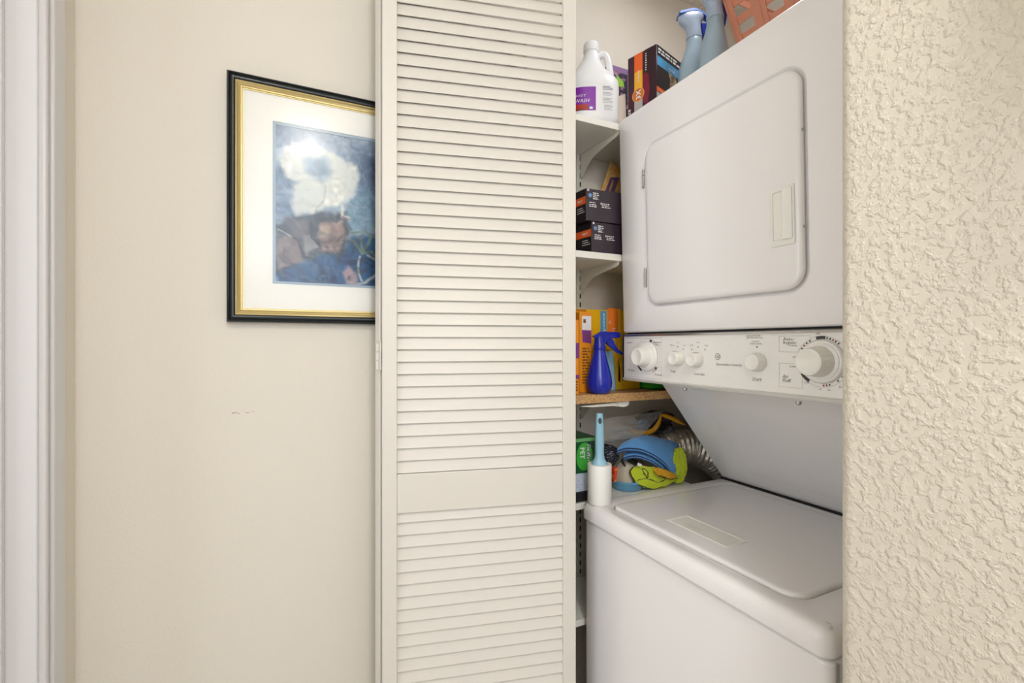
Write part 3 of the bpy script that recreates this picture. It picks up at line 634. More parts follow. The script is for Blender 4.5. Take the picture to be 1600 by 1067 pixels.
# ------------------------------------------------------------------ printed cartons
def carton(name, label, cat, corner, d1, d2, h, w1, w2, m, group=None, tilt=0):
    """corner = nearest bottom corner; d1 = direction of face A (length w1), d2 = direction of face B (length w2)"""
    t = thing(name, label, cat, corner, 0, group)
    d1 = Vector((*d1, 0)).normalized(); d2 = Vector((*d2, 0)).normalized(); z = Vector((0, 0, h))
    p = [Vector((0, 0, 0)), d2*w2, d2*w2+d1*w1, d1*w1]
    MB().hexa([*p, *[q+z for q in p]]).build('carton_body', m, t, bevel=0.0008, seg=1)
    # face frames: A spans corner->d1 (seen from the -d2 side), B spans corner->d2 (seen from the -d1 side)
    A_ = (d1*w1-d2*0.0006, -d1, Vector((0, 0, 1))); B_ = (-d1*0.0006, d2, Vector((0, 0, 1)))
    return t, A_, B_
def decal(t, face, items, name, m):
    mb = MB()
    for it in items:
        k = it[0]
        if k == 'q': quad_into(mb, *face, *it[1:])
        elif k == 'd': disc_into(mb, *face, *it[1:])
        elif k == 't': # text x,y,size,str, rot90
            _, x, y, sz, s_, rot = it[:6]; o_ = Vector(face[0])+Vector(face[1]).normalized()*x+Vector(face[2]).normalized()*y; sh = it[6] if len(it) > 6 else 0; bo_ = it[7] if len(it) > 7 else 0.01
            dx, dy = Vector(face[1]), Vector(face[2])
            if rot == 90: dx, dy = dy, -dx
            if rot == -90: dx, dy = -dy, dx
            text_into(mb, s_, o_, dx, dy, sz, 'LEFT', sh, bo_)
        elif k == 'f': fake_lines(mb, *face, *it[1:])
        elif k == 'p':   # polygon
            o_ = Vector(face[0]); dx = Vector(face[1]).normalized(); dy = Vector(face[2]).normalized()
            mb.add([o_+dx*x+dy*y for x, y in it[1]], [tuple(range(len(it[1])))])
    o_ = mb.build(name, m, t)
    if len(items) > 1 or any(i_[0] in 'tf' for i_ in items): o_['kind'] = 'stuff'
    return o_
def lift(face, d):   # move decal plane outward
    n_ = Vector(face[1]).cross(Vector(face[2])).normalized(); return (Vector(face[0])+n_*d, face[1], face[2])
Mw = mat('print_white', (236, 234, 232), 0.5); Mo = mat('print_orange', (238, 104, 40), 0.5); My = mat('print_yellow', (240, 176, 40), 0.5)
Mbl = mat('print_blue', (84, 160, 208), 0.5); Mblk = mat('print_black', (22, 18, 22), 0.4); Mgr = mat('print_grey', (176, 172, 170), 0.5)
Mmar = mat('carton_maroon', (66, 26, 44), 0.35, var=0.35, vscale=9); Mcrim = mat('print_crimson', (120, 18, 44), 0.35)
# maroon "3X" carton on the dryer
t, fa, fb = carton('trash_bag_box', 'tall maroon carton with orange strip and 3X badge, standing on dryer', 'box', (0.855, 0.93, Dz1+0.0006), (-0.28, 0.96), (0.96, 0.28), 0.198, 0.087, 0.15, Mmar)
decal(t, fa, [('q', 0.052, 0, 0.0865, 0.198)], 'dark_side_print', mat('print_plum', (44, 14, 28), 0.35))
decal(t, lift(fa, 0.0003), [('p', [(0.046, 0.0), (0.0865, 0.0), (0.0865, 0.055), (0.060, 0.058), (0.046, 0.05)]), ('p', [(0.047, 0.06), (0.062, 0.058), (0.068, 0.09), (0.064, 0.13), (0.055, 0.140), (0.047, 0.135)])], 'crimson_print', Mcrim)
decal(t, lift(fa, 0.0005), [('q', 0.021, 0.10, 0.046, 0.150)], 'yellow_strip', My); decal(t, lift(fa, 0.0005), [('q', 0.021, 0.150, 0.046, 0.1975)], 'orange_strip', Mo)
decal(t, lift(fa, 0.0005), [('q', 0.021, 0.0, 0.046, 0.10)], 'grey_strip', Mgr)
decal(t, lift(fa, 0.0007), [('d', 0.033, 0.088, 0.0185, 28)], 'badge', mat('badge_gold', (222, 170, 90), 0.5)); decal(t, lift(fa, 0.0009), [('d', 0.033, 0.088, 0.0165, 28)], 'badge_disc', mat('badge_orange', (206, 112, 44), 0.5))
decal(t, lift(fa, 0.0011), [('t', 0.0405, 0.0755, 0.020, '3X', 90, 0, 0.02), ('f', 0.055, 0.185, 0.004, 8, 0.006, 0.003, 4), ('t', 0.010, 0.028, 0.016, 'ance', 90, 0.2, 0.02), ('t', 0.037, 0.12, 0.007, 'ULTIMATE', 90)], 'white_lettering', Mw)
decal(t, lift(fb, 0.0002), [('q', 0.002, 0.168, 0.15, 0.1975), ('q', 0.002, 0.09, 0.15, 0.155)], 'black_print', Mblk)
decal(t, lift(fb, 0.0004), [('q', 0.002, 0.146, 0.15, 0.170)], 'blue_band', Mbl); decal(t, lift(fb, 0.0004), [('q', 0.0, 0.078, 0.15, 0.090)], 'orange_band', Mo)
decal(t, lift(fb, 0.0004), [('q', 0.04, 0.072, 0.15, 0.082)], 'yellow_band', My); decal(t, lift(fb, 0.0003), [('q', 0.0, 0.03, 0.15, 0.076)], 'grey_band', Mgr)
decal(t, lift(fb, 0.0006), [('p', [(0.06, 0.10), (0.09, 0.09), (0.11, 0.12), (0.09, 0.146), (0.05, 0.146), (0.065, 0.13)])], 'dog_print', mixmat('dog_fur', (196, 176, 140), (110, 84, 60), 60, 0.4, 0.6))
decal(t, lift(fb, 0.0008), [('f', 0.006, 0.186, 0.11, 2, 0.008, 0.005, 9), ('t', 0.055, 0.152, 0.011, 'ODOR', 0), ('t', 0.02, 0.079, 0.007, 'JUMBO SIZE', 0)], 'white_lettering', Mw)
# two dark cartons on the second shelf
Mdk = mat('carton_dark', (52, 42, 50), 0.3, var=0.12, vscale=10)
def darkbox(px, pyb, zb, h, lab, ang):
    q = at(px, pyb, Z=zb) if False else None
    a_ = math.radians(ang); d2 = (math.cos(a_), math.sin(a_)); d1 = (-math.sin(a_)-0.12, math.cos(a_))
    Yc = SY+0.004; Xc = at(px, 400, Y=Yc).x
    t, fa, fb = carton('bin_liner_box', lab, 'box', (Xc, Yc, zb+0.0006), d1, d2, h, 0.080, 0.22, Mdk, 'dark cartons on the second shelf')
    decal(t, fa, [('q', 0, 0, 0.0795, h-0.001)], 'black_side', Mblk)
    decal(t, lift(fa, 0.0003), [('p', [(0.0, h*0.52), (0.0795, h*0.52), (0.0795, h*0.76), (0.0, h*0.76)])], 'orange_band', Mo)
    decal(t, lift(fa, 0.0005), [('t', 0.046, h*0.60, 0.009, 'FIRST', 0), ('f', 0.046, h*0.40, 0.03, 3, 0.0055, 0.0018, 3)], 'white_lettering', Mw)
    decal(t, lift(fb, 0.0003), [('d', 0.012, h*0.79, 0.0055, 24)], 'blue_seal', mat('seal_blue', (110, 146, 186), 0.5))
    decal(t, lift(fb, 0.0004), [('q', 0.0035, h*0.92, 0.0085, h*0.985), ('f', 0.020, h*0.86, 0.018, 4, 0.0048, 0.0024, 5), ('f', 0.009, h*0.56, 0.020, 1, 0.005, 0.0018, 6), ('f', 0.009, h*0.49, 0.026, 2, 0.0045, 0.0022, 7), ('q', 0.043, h*0.54, 0.0455, h*0.60), ('f', 0.0465, h*0.56, 0.03, 3, 0.0045, 0.0020, 8)], 'white_lettering', Mw)
    return t
darkbox(924, 392, S2, 0.077, 'dark carton with orange band, lower of the two on the second shelf', -0)
darkbox(915.5, 341, S2+0.0785, 0.081, 'dark carton with orange band, stacked on top of the other', -3)
# packet with a yellow and purple print resting behind the dark cartons
def packet(name, label, cat, P, w_, h_, th_, rot, m, seed=1, nx=14, nz=18, puff=1.0):
    mb = MB(); rs = random.Random(seed); ox = rs.random()*50
    def f_(sgn):
        def g(a, b_):
            e = (1-(2*a-1)**4)*(1-(2*b_-1)**6); nn = noise.noise(Vector((a*4+ox, b_*5, sgn)))*0.25
            return ((a-0.5)*w_, sgn*th_/2*max(0.02, e*(0.85+nn))*puff, b_*h_)
        return g
    mb.grid(f_(-1), nx, nz); mb.grid(f_(1), nx, nz)
    t = thing(name, label, cat, P); t.rotation_euler = rot
    o_ = mb.build('pouch', m, t, smooth=60); return t
Mpk = mixmat('packet_yellow', (214, 156, 60), (226, 186, 130), 40, 0.4, 0.6, 0.35)
q = at(958, 293, Y=1.055); t = packet('snack_bag', 'yellow and purple pouch leaning behind the dark cartons', 'pouch', (q.x+0.005, 1.125, S2+0.024), 0.12, 0.280, 0.045, (0, math.radians(20), 0), Mpk, 4)
MB().add([(-0.056, -0.0115, 0.130), (-0.030, -0.0215, 0.135), (-0.026, -0.0205, 0.235), (-0.050, -0.0125, 0.225)], [(0, 1, 2, 3)]).build('purple_panel', mat('packet_purple', (112, 82, 128), 0.4), t)
# things behind the jug
Mfl = mixmat('floral_dark', (44, 30, 58), (170, 130, 150), 55, 0.52, 0.60, 0.5)
t, fa, fb = carton('floral_box', 'dark purple floral carton on top shelf behind the white jug', 'box', (0.846, 1.117, S1+0.0006), (0, 1), (1, 0), 0.245, 0.045, 0.070, Mfl)
decal(t, fb, [('q', 0.0, 0.228, 0.070, 0.2445)], 'mauve_band', mat('mauve', (140, 104, 150), 0.5)); 
decal(t, lift(fa, 0.0003), [('p', [(0.02, 0.19), (0.03, 0.21), (0.04, 0.20), (0.038, 0.188)])], 'green_leaf', mat('leaf_green', (150, 200, 60), 0.5)); decal(t, lift(fb, 0.0003), [('p', [(0.020, 0.190), (0.030, 0.218), (0.052, 0.205), (0.055, 0.190), (0.035, 0.186)])], 'green_leaf', mat('leaf_green'))
t = thing('paper_bag', 'small pale paper bag between white jug and floral carton', 'bag', (0.822, 1.030, S1+0.0006))
MB().hexa([(-0.014, -0.008, 0), (0.014, -0.008, 0), (0.014, 0.03, 0), (-0.014, 0.03, 0), (-0.011, -0.004, 0.10), (0.011, -0.004, 0.112), (0.011, 0.02, 0.112), (-0.011, 0.02, 0.10)]).build('bag_body', mat('paper_pale', (222, 208, 192), 0.8, bump=0.3, scale=60), t, bevel=0.002)

# ------------------------------------------------------------------ white jug
rzc = -TH
jg = thing('jug', 'large white plastic jug with purple label on the top shelf', 'jug', (0.738, 1.052, S1+0.0006), rzc)
M_hd = mat('jug_plastic', (236, 236, 236), 0.35, spec=0.4)
jb = MB(); rings = []
for hz, hx, hy, e, ox in ((0, 0.060, 0.050, 3.2, 0), (0.004, 0.066, 0.055, 3.2, 0), (0.014, 0.070, 0.058, 3.2, 0), (0.10, 0.0705, 0.058, 3.2, 0), (0.118, 0.069, 0.057, 3, 0), (0.128, 0.064, 0.052, 2.8, 0), (0.138, 0.056, 0.045, 2.6, -0.001), (0.150, 0.048, 0.040, 2.3, -0.003),
        (0.170, 0.034, 0.032, 2.1, -0.003), (0.190, 0.0235, 0.0235, 2, -0.001), (0.205, 0.0195, 0.0195, 2, 0), (0.212, 0.019, 0.019, 2, 0)):
    rings.append([(x, y, hz) for x, y in sup(hx, hy, e, 44, ox)])
jb.loft(rings); jb.build('jug_body', M_hd, jg, smooth=50)
MB().lathe([(0.0205, 0.210), (0.0212, 0.213), (0.0208, 0.232), (0.0185, 0.235), (0.001, 0.2355)], n=40).build('cap', M_hd, jg, smooth=35)
hp = [(0.015, 0, 0.196), (0.026, -0.004, 0.205), (0.036, -0.006, 0.203), (0.043, -0.007, 0.190), (0.048, -0.007, 0.165), (0.052, -0.005, 0.140), (0.052, 0, 0.120)]
cv = []
for i in range(len(hp)-1):
    for k in range(4): cv.append(Vector(hp[i]).lerp(Vector(hp[i+1]), k/4))
cv.append(Vector(hp[-1]))
for _ in range(3): cv = [cv[0]]+[(cv[i-1]+cv[i]*2+cv[i+1])/4 for i in range(1, len(cv)-1)]+[cv[-1]]
MB().tube(cv, 0.0088, 14).build('handle', M_hd, jg, smooth=60)
def wrap(mb, x0, x1, z0, z1, off=0.0006, hx=0.0705, hy=0.058, e=3.2, n=10):    # patch that follows the jug's front
    def g(a, b_):
        x = x0+(x1-x0)*a; y = -hy*(1-min(1, abs(x/hx))**e)**(1/e)
        return (x, y-off, z0+(z1-z0)*b_)
    mb.grid(g, n, 2)
def wraptext(s_, x, z, size, mb, off=0.0012, sh=0, bold=0.0):
    tmp = MB(); text_into(tmp, s_, (0, 0, 0), (1, 0, 0), (0, 1, 0), size, 'LEFT', sh, bold)
    mb.add([(x+v[0], -0.058*(1-min(0.999, abs((x+v[0])/0.0705))**3.2)**(1/3.2)-off, z+v[1]) for v in tmp.v], tmp.f)
m_ = MB(); wrap(m_, -0.060, 0.002, 0.028, 0.089, n=14); m_.build('purple_label', mat('label_purple', (132, 36, 164), 0.35), jg)
m_ = MB(); wrap(m_, -0.060, -0.018, 0.0285, 0.044, 0.0009, n=10); m_.build('fruit_print', mixmat('fruit_red', (190, 40, 30), (120, 60, 30), 90, 0.4, 0.6), jg)
m_ = MB(); wraptext('WASH', -0.053, 0.049, 0.013, m_, sh=0.2, bold=0.0005); wraptext('BODY', -0.052, 0.063, 0.010, m_, sh=0.2, bold=0.0004); wrap(m_, -0.014, -0.006, 0.031, 0.037, 0.0010, n=3); m_.build('white_lettering', Mw, jg)
m_ = MB()
for i in range(17):
    z_ = 0.089-i*0.0037
    if i in (3, 7, 12): continue
    wrap(m_, 0.020 if i < 12 else 0.024, (0.046 if i % 3 else 0.040), z_, z_+(0.0016 if i < 3 else 0.0009), 0.0007, n=6)
m_.build('fine_print', mat('print_greyfine', (130, 128, 130), 0.6), jg)

# ------------------------------------------------------------------ pale spray bottles on the dryer
Mfb = mat('bottle_grey_blue', (148, 166, 176), 0.3); Mhb = mat('head_grey', (158, 170, 186), 0.3); Mtb = mat('trigger_blue', (22, 48, 150), 0.3)
def freshener(loc, rz, label):
    t = thing('fabric_spray', label, 'spray bottle', loc, rz, 'grey-blue spray bottles on the dryer')
    b_ = MB(); rg = []
    for z_, hx, hy, ox in ((0, 0.036, 0.024, 0.006), (0.004, 0.041, 0.028, 0.006), (0.04, 0.0425, 0.030, 0.005), (0.09, 0.041, 0.030, 0.003), (0.125, 0.0365, 0.028, 0.0), (0.15, 0.029, 0.025, 0.0), (0.175, 0.0215, 0.021, 0.001), (0.19, 0.0188, 0.0188, 0.002), (0.2035, 0.0182, 0.0182, 0.002), (0.2045, 0.0175, 0.0175, 0.002)):
        rg.append([(x, y, z_) for x, y in sup(hx, hy, 2.2, 36, ox)])
    b_.loft(rg); b_.build('bottle_body', Mfb, t, smooth=50)
    b_ = MB(); rg = []
    for z_, hx, hy, ox in ((0.204, 0.0190, 0.0190, 0.002), (0.206, 0.0193, 0.0193, 0.002), (0.222, 0.0178, 0.0175, 0.001), (0.236, 0.0195, 0.0170, -0.002), (0.245, 0.0265, 0.0170, -0.007), (0.252, 0.0310, 0.0168, -0.007), (0.259, 0.0330, 0.0160, -0.006), (0.265, 0.0320, 0.0145, -0.005), (0.269, 0.0270, 0.012, -0.003)):
        rg.append([(x, y, z_) for x, y in sup(hx, hy, 2.2, 36, ox)])
    b_.loft(rg); b_.build('spray_head', Mhb, t, smooth=50)
    b_ = MB(); sec = []
    for a in np.linspace(0, 1, 16):
        x = -0.038+a*0.082; z_ = 0.262+0.0115*math.sin(min(1, a*1.5)*PI/2)-0.030*max(0, a-0.45)**1.6*2.2
        hw = 0.016*(1-0.55*a); sec.append([(x, -hw, z_-0.001), (x, -hw*0.8, z_+0.0065), (x, hw*0.8, z_+0.0065), (x, hw, z_-0.001), (x, 0, z_-0.004)])
    b_.loft(sec); b_.build('top_cover', mat('cover_blue', (40, 84, 160), 0.55), t, smooth=50)
    b_ = MB(); b_.prism([(0.019, -0.006, 0.245), (0.042, -0.006, 0.244), (0.040, -0.006, 0.232), (0.034, -0.006, 0.205), (0.029, -0.006, 0.190), (0.022, -0.006, 0.218)], (0, 0.012, 0)); b_.build('trigger', Mtb, t, bevel=0.002)
    b_ = MB().add([(0.029, -0.0245, 0.050), (0.045, -0.012, 0.050), (0.0425, -0.012, 0.118), (0.028, -0.0250, 0.118)], [(0, 1, 2, 3)]); b_.build('back_label', mixmat('label_dots', (220, 224, 226), (120, 124, 130), 400, 0.55, 0.62), t)
    return t
freshener((0.934, 0.884, Dz1+0.0006), -TH, 'pale grey-blue spray bottle with blue trigger, beside the maroon carton')
freshener((0.922, 0.807, Dz1+0.0006), -TH+0.45, 'pale grey-blue spray bottle cut by the top edge, beside the pink basket')

# ------------------------------------------------------------------ salmon lattice basket on the dryer
Mbk = mat('basket_salmon', (196, 128, 100), 0.45)
bk = thing('laundry_basket', 'salmon pink plastic lattice laundry basket on top of the dryer', 'basket', (1.160, 0.606, Dz1+0.0006))
bx0, bx1, by0, by1 = -0.185, 0.185, -0.15, 0.135; bh = 0.27; fl = 0.052
def bpt(side, u_, v_, off=0):   # point on a flared side, u along, v up
    f_ = fl*v_+off
    if side == 0: return Vector((bx0-f_, (by0-fl*v_)+(by1-by0+2*fl*v_)*u_, v_*bh))
    if side == 1: return Vector(((bx0-fl*v_)+(bx1-bx0+2*fl*v_)*u_, by1+f_, v_*bh))
    if side == 2: return Vector((bx1+f_, (by0-fl*v_)+(by1-by0+2*fl*v_)*u_, v_*bh))
    return Vector(((bx0-fl*v_)+(bx1-bx0+2*fl*v_)*u_, by0-f_, v_*bh))
for side in range(4):
    m_ = MB(); nv = 5
    def strip(u0, u1, v0, v1, o0_, o1_):
        m_.hexa([bpt(side, u0, v0, o0_), bpt(side, u1, v0, o0_), bpt(side, u1, v0, o1_), bpt(side, u0, v0, o1_), bpt(side, u0, v1, o0_), bpt(side, u1, v1, o0_), bpt(side, u1, v1, o1_), bpt(side, u0, v1, o1_)])
    if side in (1, 2): nv = 3
    for k in range(nv+1):
        uc = k/nv; hw = 0.046 if side in (0, 3) else 0.02; strip(max(0, uc-hw), min(1, uc+hw), 0, 1, -0.0012, 0.0012); strip(max(0, uc-hw*0.28), min(1, uc+hw*0.28), 0, 1, 0.0012, 0.0024); 
    for v0, v1 in ([(k_*0.155, k_*0.155+0.07) for k_ in range(7)] if side in (0, 3) else ((0, 0.10), (0.90, 1.0))): strip(0, 1, v0, v1, -0.0030, -0.0013)
    m_.build('side_lattice', Mbk, bk, bevel=0.0)
MB().box((bx0, by0, 0), (bx1, by1, 0.003)).build('basket_floor', Mbk, bk)
rm = MB()
for side in range(4):
    rm.hexa([bpt(side, 0, 0.97, -0.003), bpt(side, 1, 0.97, -0.003), bpt(side, 1, 0.97, 0.012), bpt(side, 0, 0.97, 0.012), bpt(side, 0, 1.02, -0.003), bpt(side, 1, 1.02, -0.003), bpt(side, 1, 1.02, 0.012), bpt(side, 0, 1.02, 0.012)])
rm.build('rim', Mbk, bk, bevel=0.002)

# ------------------------------------------------------------------ third shelf: yellow cartons, blue spray bottle, green pack
Myl = mat('carton_yellow', (240, 184, 20), 0.4); Mor = mat('carton_orange', (240, 150, 30), 0.42); Mvi = mat('print_violet', (124, 60, 140), 0.4)
YY = 1.062; xl = at(898, 500, Y=YY).x; xr = at(1000, 600, Y=YY).x; wl = xr-xl
t, fa, fb = carton('dryer_sheet_box', 'large yellow carton with orange panel behind the blue spray bottle', 'box', (xl, YY, S3+0.0006), (0, 1), (1, 0), 0.222, 0.10, wl, Myl)
def ppx(px): return at(px, 500, Y=YY).x-xl
def pz(py, px=940): return at(px, py, Y=YY).z-S3
decal(t, fb, [('q', ppx(900), pz(487, 910), ppx(916), 0.221)], 'amber_corner', mat('amber', (200, 120, 20), 0.5))
decal(t, fb, [('q', ppx(949), pz(521), ppx(966), pz(482, 958))], 'orange_panel', mat('pan_orange', (244, 130, 40), 0.5))
decal(t, lift(fb, 0.0003), [('q', ppx(938), pz(520), ppx(947.5), pz(486))], 'blue_tab', Mbl)
decal(t, lift(fb, 0.0006), [('t', ppx(944.5), pz(514), 0.009, 'LAVENDER', 90), ('t', ppx(953.8), pz(507), 0.0105, '16', 90), ('t', ppx(941), pz(521.5), 0.016, 'G', 0, 0, 0.05), ('f', ppx(957), pz(514), 0.009, 8, 0.006, 0.0022, 2)], 'white_lettering', Mw)
decal(t, fb, [('p', [(ppx(961), pz(562)), (ppx(966), pz(556)), (ppx(972), pz(612, 970)), (ppx(960), pz(612, 970))]), ('q', ppx(966), pz(596, 980), ppx(969), pz(482, 965))], 'light_fold', mat('carton_yellow_light', (250, 204, 50), 0.4))
YO = 1.034; xo = at(905.5, 600, Y=YO).x; wo = at(925, 600, Y=YO).x-xo
t, fa, fb = carton('bone_snack_box', 'narrow orange carton with white and purple label beside the blue spray bottle', 'box', (xo, YO, S3+0.0006), (0, 1), (1, 0), 0.0, 0.024, wo, Mor) if False else carton('narrow_carton', 'narrow orange carton with white and purple label beside the blue spray bottle', 'box', (xo, YO, S3+0.0006), (0, 1), (1, 0), at(915, 488, Y=YO).z-S3, 0.024, wo, Mor)
def oz(py): return at(915, py, Y=YO).z-S3
decal(t, lift(fb, 0.0003), [('q', wo*0.18, oz(516), wo*0.92, oz(494))], 'white_label', Mw); decal(t, lift(fb, 0.0003), [('p', [(wo*0.25, oz(535)), (wo*0.92, oz(537)), (wo*0.92, oz(517)), (wo*0.18, oz(516))])], 'violet_label', Mvi)
decal(t, lift(fb, 0.0006), [('q', wo*0.28, oz(505), wo*0.48, oz(499)), ('f', wo*0.2, oz(546), wo*0.7, 13, 0.0075, 0.0036, 3), ('f', wo*0.45, oz(525), wo*0.35, 2, 0.006, 0.003, 6)], 'brown_print', mat('print_brown', (120, 76, 30), 0.6))
YP_ = 0.998; xa = at(893, 600, Y=YP_).x; wa_ = at(904.6, 600, Y=YP_).x-xa
t, fa, fb = carton('leaning_carton', 'orange carton with purple bands, leftmost on the particleboard shelf', 'box', (xa, YP_, S3+0.0006), (0, 1), (1, 0), at(900, 500, Y=YP_).z-S3, 0.03, wa_, Mor)
def az(py): return at(900, py, Y=YP_).z-S3
decal(t, lift(fb, 0.0003), [('q', 0, az(560), wa_, az(536)), ('q', 0, az(592), wa_, az(586))], 'violet_band', Mvi); decal(t, lift(fb, 0.0006), [('f', wa_*0.45, az(598), wa_*0.5, 4, 0.007, 0.0036, 8)], 'brown_print', mat('print_brown'))
# folded pale blue sheet packet between carton and bottle
Mice = mat('ice_blue', (150, 190, 214), 0.25, alpha=1)
t = thing('plastic_sachet', 'pale blue plastic sachet standing behind the blue spray bottle', 'sachet', (at(947, 600, Y=1.042).x, 1.042, S3+0.0006))
sm = MB(); sm.grid(lambda a, b_: ((a-0.5)*(0.062-0.02*b_), -0.003+0.002*noise.noise(Vector((a*6, b_*9, 0))), b_*0.108), 14, 20); sm.build('film', Mice, t, solid=0.0015, smooth=60)
# cobalt spray bottle
Msb = mat('cobalt', (30, 44, 170), 0.22, spec=0.6); Msd = mat('cobalt_head', (26, 38, 156), 0.25)
bq = at(937.5, 600, Y=0.996); sb = thing('spray_bottle', 'cobalt blue pear-shaped trigger spray bottle on the particleboard shelf', 'spray bottle', (bq.x, 0.999, S3+0.0008), -0.05)
D_ = bq.x*SI+0.996*CO; k_ = D_/F
def yy_(py): return (617.5-py)*k_
prof = [(0.001, 0.0004), (9*k_, 0.0), (13.5*k_, 0.0006), (17.2*k_, yy_(613)), (19.4*k_, yy_(607)), (20.0*k_, yy_(600)), (19.0*k_, yy_(592)), (16.5*k_, yy_(581)), (13.6*k_, yy_(570)), (11*k_, yy_(560)), (9.3*k_, yy_(553)), (8.6*k_, yy_(549)), (8.6*k_, yy_(548))]
MB().lathe(prof, n=40).build('bottle_body', Msb, sb, smooth=60)
MB().lathe([(9.3*k_, yy_(549.5)), (9.8*k_, yy_(548)), (9.6*k_, yy_(543)), (8.2*k_, yy_(541)), (7.8*k_, yy_(534)), (6.5*k_, yy_(528)), (4*k_, yy_(525))], n=30).build('collar', Msd, sb, smooth=40)
hd = MB()
def hp2(px, py): return ((px-937.5)*k_, yy_(py))
pol = [hp2(*q) for q in ((925, 528), (934, 524), (940, 520.5), (964, 521.5), (975, 522), (975.5, 530), (966, 531), (955, 532), (952, 536), (945, 540), (934, 541), (933, 533))]
hd.prism([(x, -0.006, z_) for x, z_ in pol], (0, 0.012, 0)); hd.build('spray_head', Msd, sb, bevel=0.0025, seg=3)
MB().lathe([(0.0064, 0), (0.0068, 0.002), (0.0068, 0.009), (0.005, 0.010), (0.001, 0.010)], (hp2(969, 0)[0], 0, hp2(0, 526)[1]), (1, 0, 0), 20).build('nozzle', Msd, sb, smooth=40)
tg = MB(); pol = [hp2(*q) for q in ((952, 532), (961, 532), (966, 541), (972, 549), (981, 554.5), (979.5, 557.5), (970, 554), (961, 548), (950, 540))]
tg.prism([(x, -0.0045, z_) for x, z_ in pol], (0, 0.009, 0)); tg.build('trigger', Msd, sb, bevel=0.0015)
# green pack
gp = thing('green_packet', 'bright green soft packet lying at right end of the particleboard shelf', 'packet', (at(1022, 606, Y=1.05).x+0.01, 1.06, S3+0.0006))
g_ = MB()
def gpf(a, b_):
    e = (1-(2*a-1)**4)*(1-(2*b_-1)**4); return ((a-0.5)*0.10, (b_-0.5)*0.10, 0.003+0.024*e*(0.8+0.4*noise.noise(Vector((a*5, b_*5, 3)))))
g_.grid(gpf, 16, 16); g_.grid(lambda a, b_: ((a-0.5)*0.10, (b_-0.5)*0.10, 0.0005), 4, 4); g_.build('pouch', mat('pack_green', (52, 176, 44), 0.3), gp, smooth=60)

# ------------------------------------------------------------------ lint roller on the washer corner
lr = thing('lint_roller', 'lint roller with white sheet roll and pale blue handle, standing on washer corner', 'lint roller', (0.686, 0.9435, WT+0.0006), -TH)
MB().lathe([(0.0285, 0), (0.0292, 0.001), (0.0292, 0.093), (0.0285, 0.0945), (0.019, 0.0945), (0.019, 0.091), (0.001, 0.091)], n=44).build('paper_roll', mat('roll_white', (238, 236, 228), 0.55), lr, smooth=35)
b_ = MB().box((0.0205, -0.0215, 0.05), (0.0215, -0.0205, 0.093)); b_.build('sheet_edge', mat('sheet_edge', (206, 214, 216), 0.5), lr)
rg = []; Mlb = mat('handle_blue', (146, 190, 208), 0.32)
for z_, hx, hy in ((0.0925, 0.0185, 0.0185), (0.094, 0.0195, 0.0195), (0.097, 0.0190, 0.0185), (0.103, 0.0150, 0.0140), (0.110, 0.0118, 0.0110), (0.120, 0.0106, 0.0095), (0.14, 0.0108, 0.0090), (0.165, 0.0108, 0.0085), (0.185, 0.0100, 0.0078), (0.200, 0.0090, 0.0070), (0.212, 0.0082, 0.0060), (0.2165, 0.0076, 0.0055), (0.2175, 0.0066, 0.0045)):
    rg.append([(x, y, z_) for x, y in sup(hx, hy, 2.6, 28)])
MB().loft(rg).build('handle', Mlb, lr, smooth=50)
b_ = MB(); b_.add([(x, -0.0078-0.0004*0, z_) for x, z_ in [(0.0044*math.cos(a), 0.2000+0.0075*math.sin(a)) for a in np.linspace(0, 2*PI, 17)[:-1]]], [tuple(range(16))]); b_.build('hanging_hole', mat('hole_dark', (60, 74, 80), 0.6), lr)

# ------------------------------------------------------------------ things on the shelf level with the washer
Mgn = mat('carton_green', (26, 84, 44), 0.35); YG = 0.994
# speckled carton + dark tray under the green one
xg = at(893, 750, Y=YG).x; xg2 = at(918.5, 750, Y=YG).x
t, fa, fb = carton('speckled_box', 'flat pale speckled carton under the green box', 'box', (xg, YG, H-0.3730), (0, 1), (1, 0), 0.0455, 0.12, xg2-xg, mixmat('speckle', (200, 208, 224), (150, 158, 180), 300, 0.55, 0.7, 0.6))
o = MB().box((xg, YG-0.002, S4+0.0006), (xg2+0.002, YG+0.13, H-0.3735)).build('tray', mat('tray_black', (30, 30, 38), 0.5), bevel=0.002); fix_origin(o); tag(o, 'flat black tray on the shelf under the pale speckled carton', 'tray')
zg = H-0.3268; xg3 = at(933, 750, Y=YG).x; hg = at(915, 684, Y=YG).z-zg
t, fa, fb = carton('duster_box', 'green carton with vertical PET lettering, left of the lint roller', 'box', (xg, YG, zg), (0, 1), (1, 0), hg, 0.12, xg3-xg, Mgn)
decal(t, lift(fb, 0.0002), [('q', 0, hg*0.90, xg3-xg, hg*0.995)], 'pale_green_band', mat('green_pale', (110, 176, 110), 0.4))
gx_ = (at(913, 700, Y=YG).x-xg)
decal(t, lift(fb, 0.0004), [('d', gx_, hg*0.47, 0.0245, 36, 0, 360, 0, hg*0.40)], 'green_oval', mat('green_bright', (66, 172, 62), 0.35))
wl_ = MB()
decal(t, lift(fb, 0.0009), [('t', gx_-0.013, hg*0.74, 0.018, 'PET', -90, 0, 0.02)], 'white_lettering', Mw)
decal(t, lift(fb, 0.0007), [('t', gx_+0.007, hg*0.84, 0.0168, 'Swiffer', -90, 0.3, 0.06)], 'brand_outline', mat('navy_print', (24, 44, 90), 0.4))
decal(t, lift(fb, 0.0010), [('t', gx_+0.007, hg*0.84, 0.0168, 'Swiffer', -90, 0.3, 0.0)], 'brand_lettering', Mw)
def world_pt(px, py, Y): return at(px, py, Y=Y)
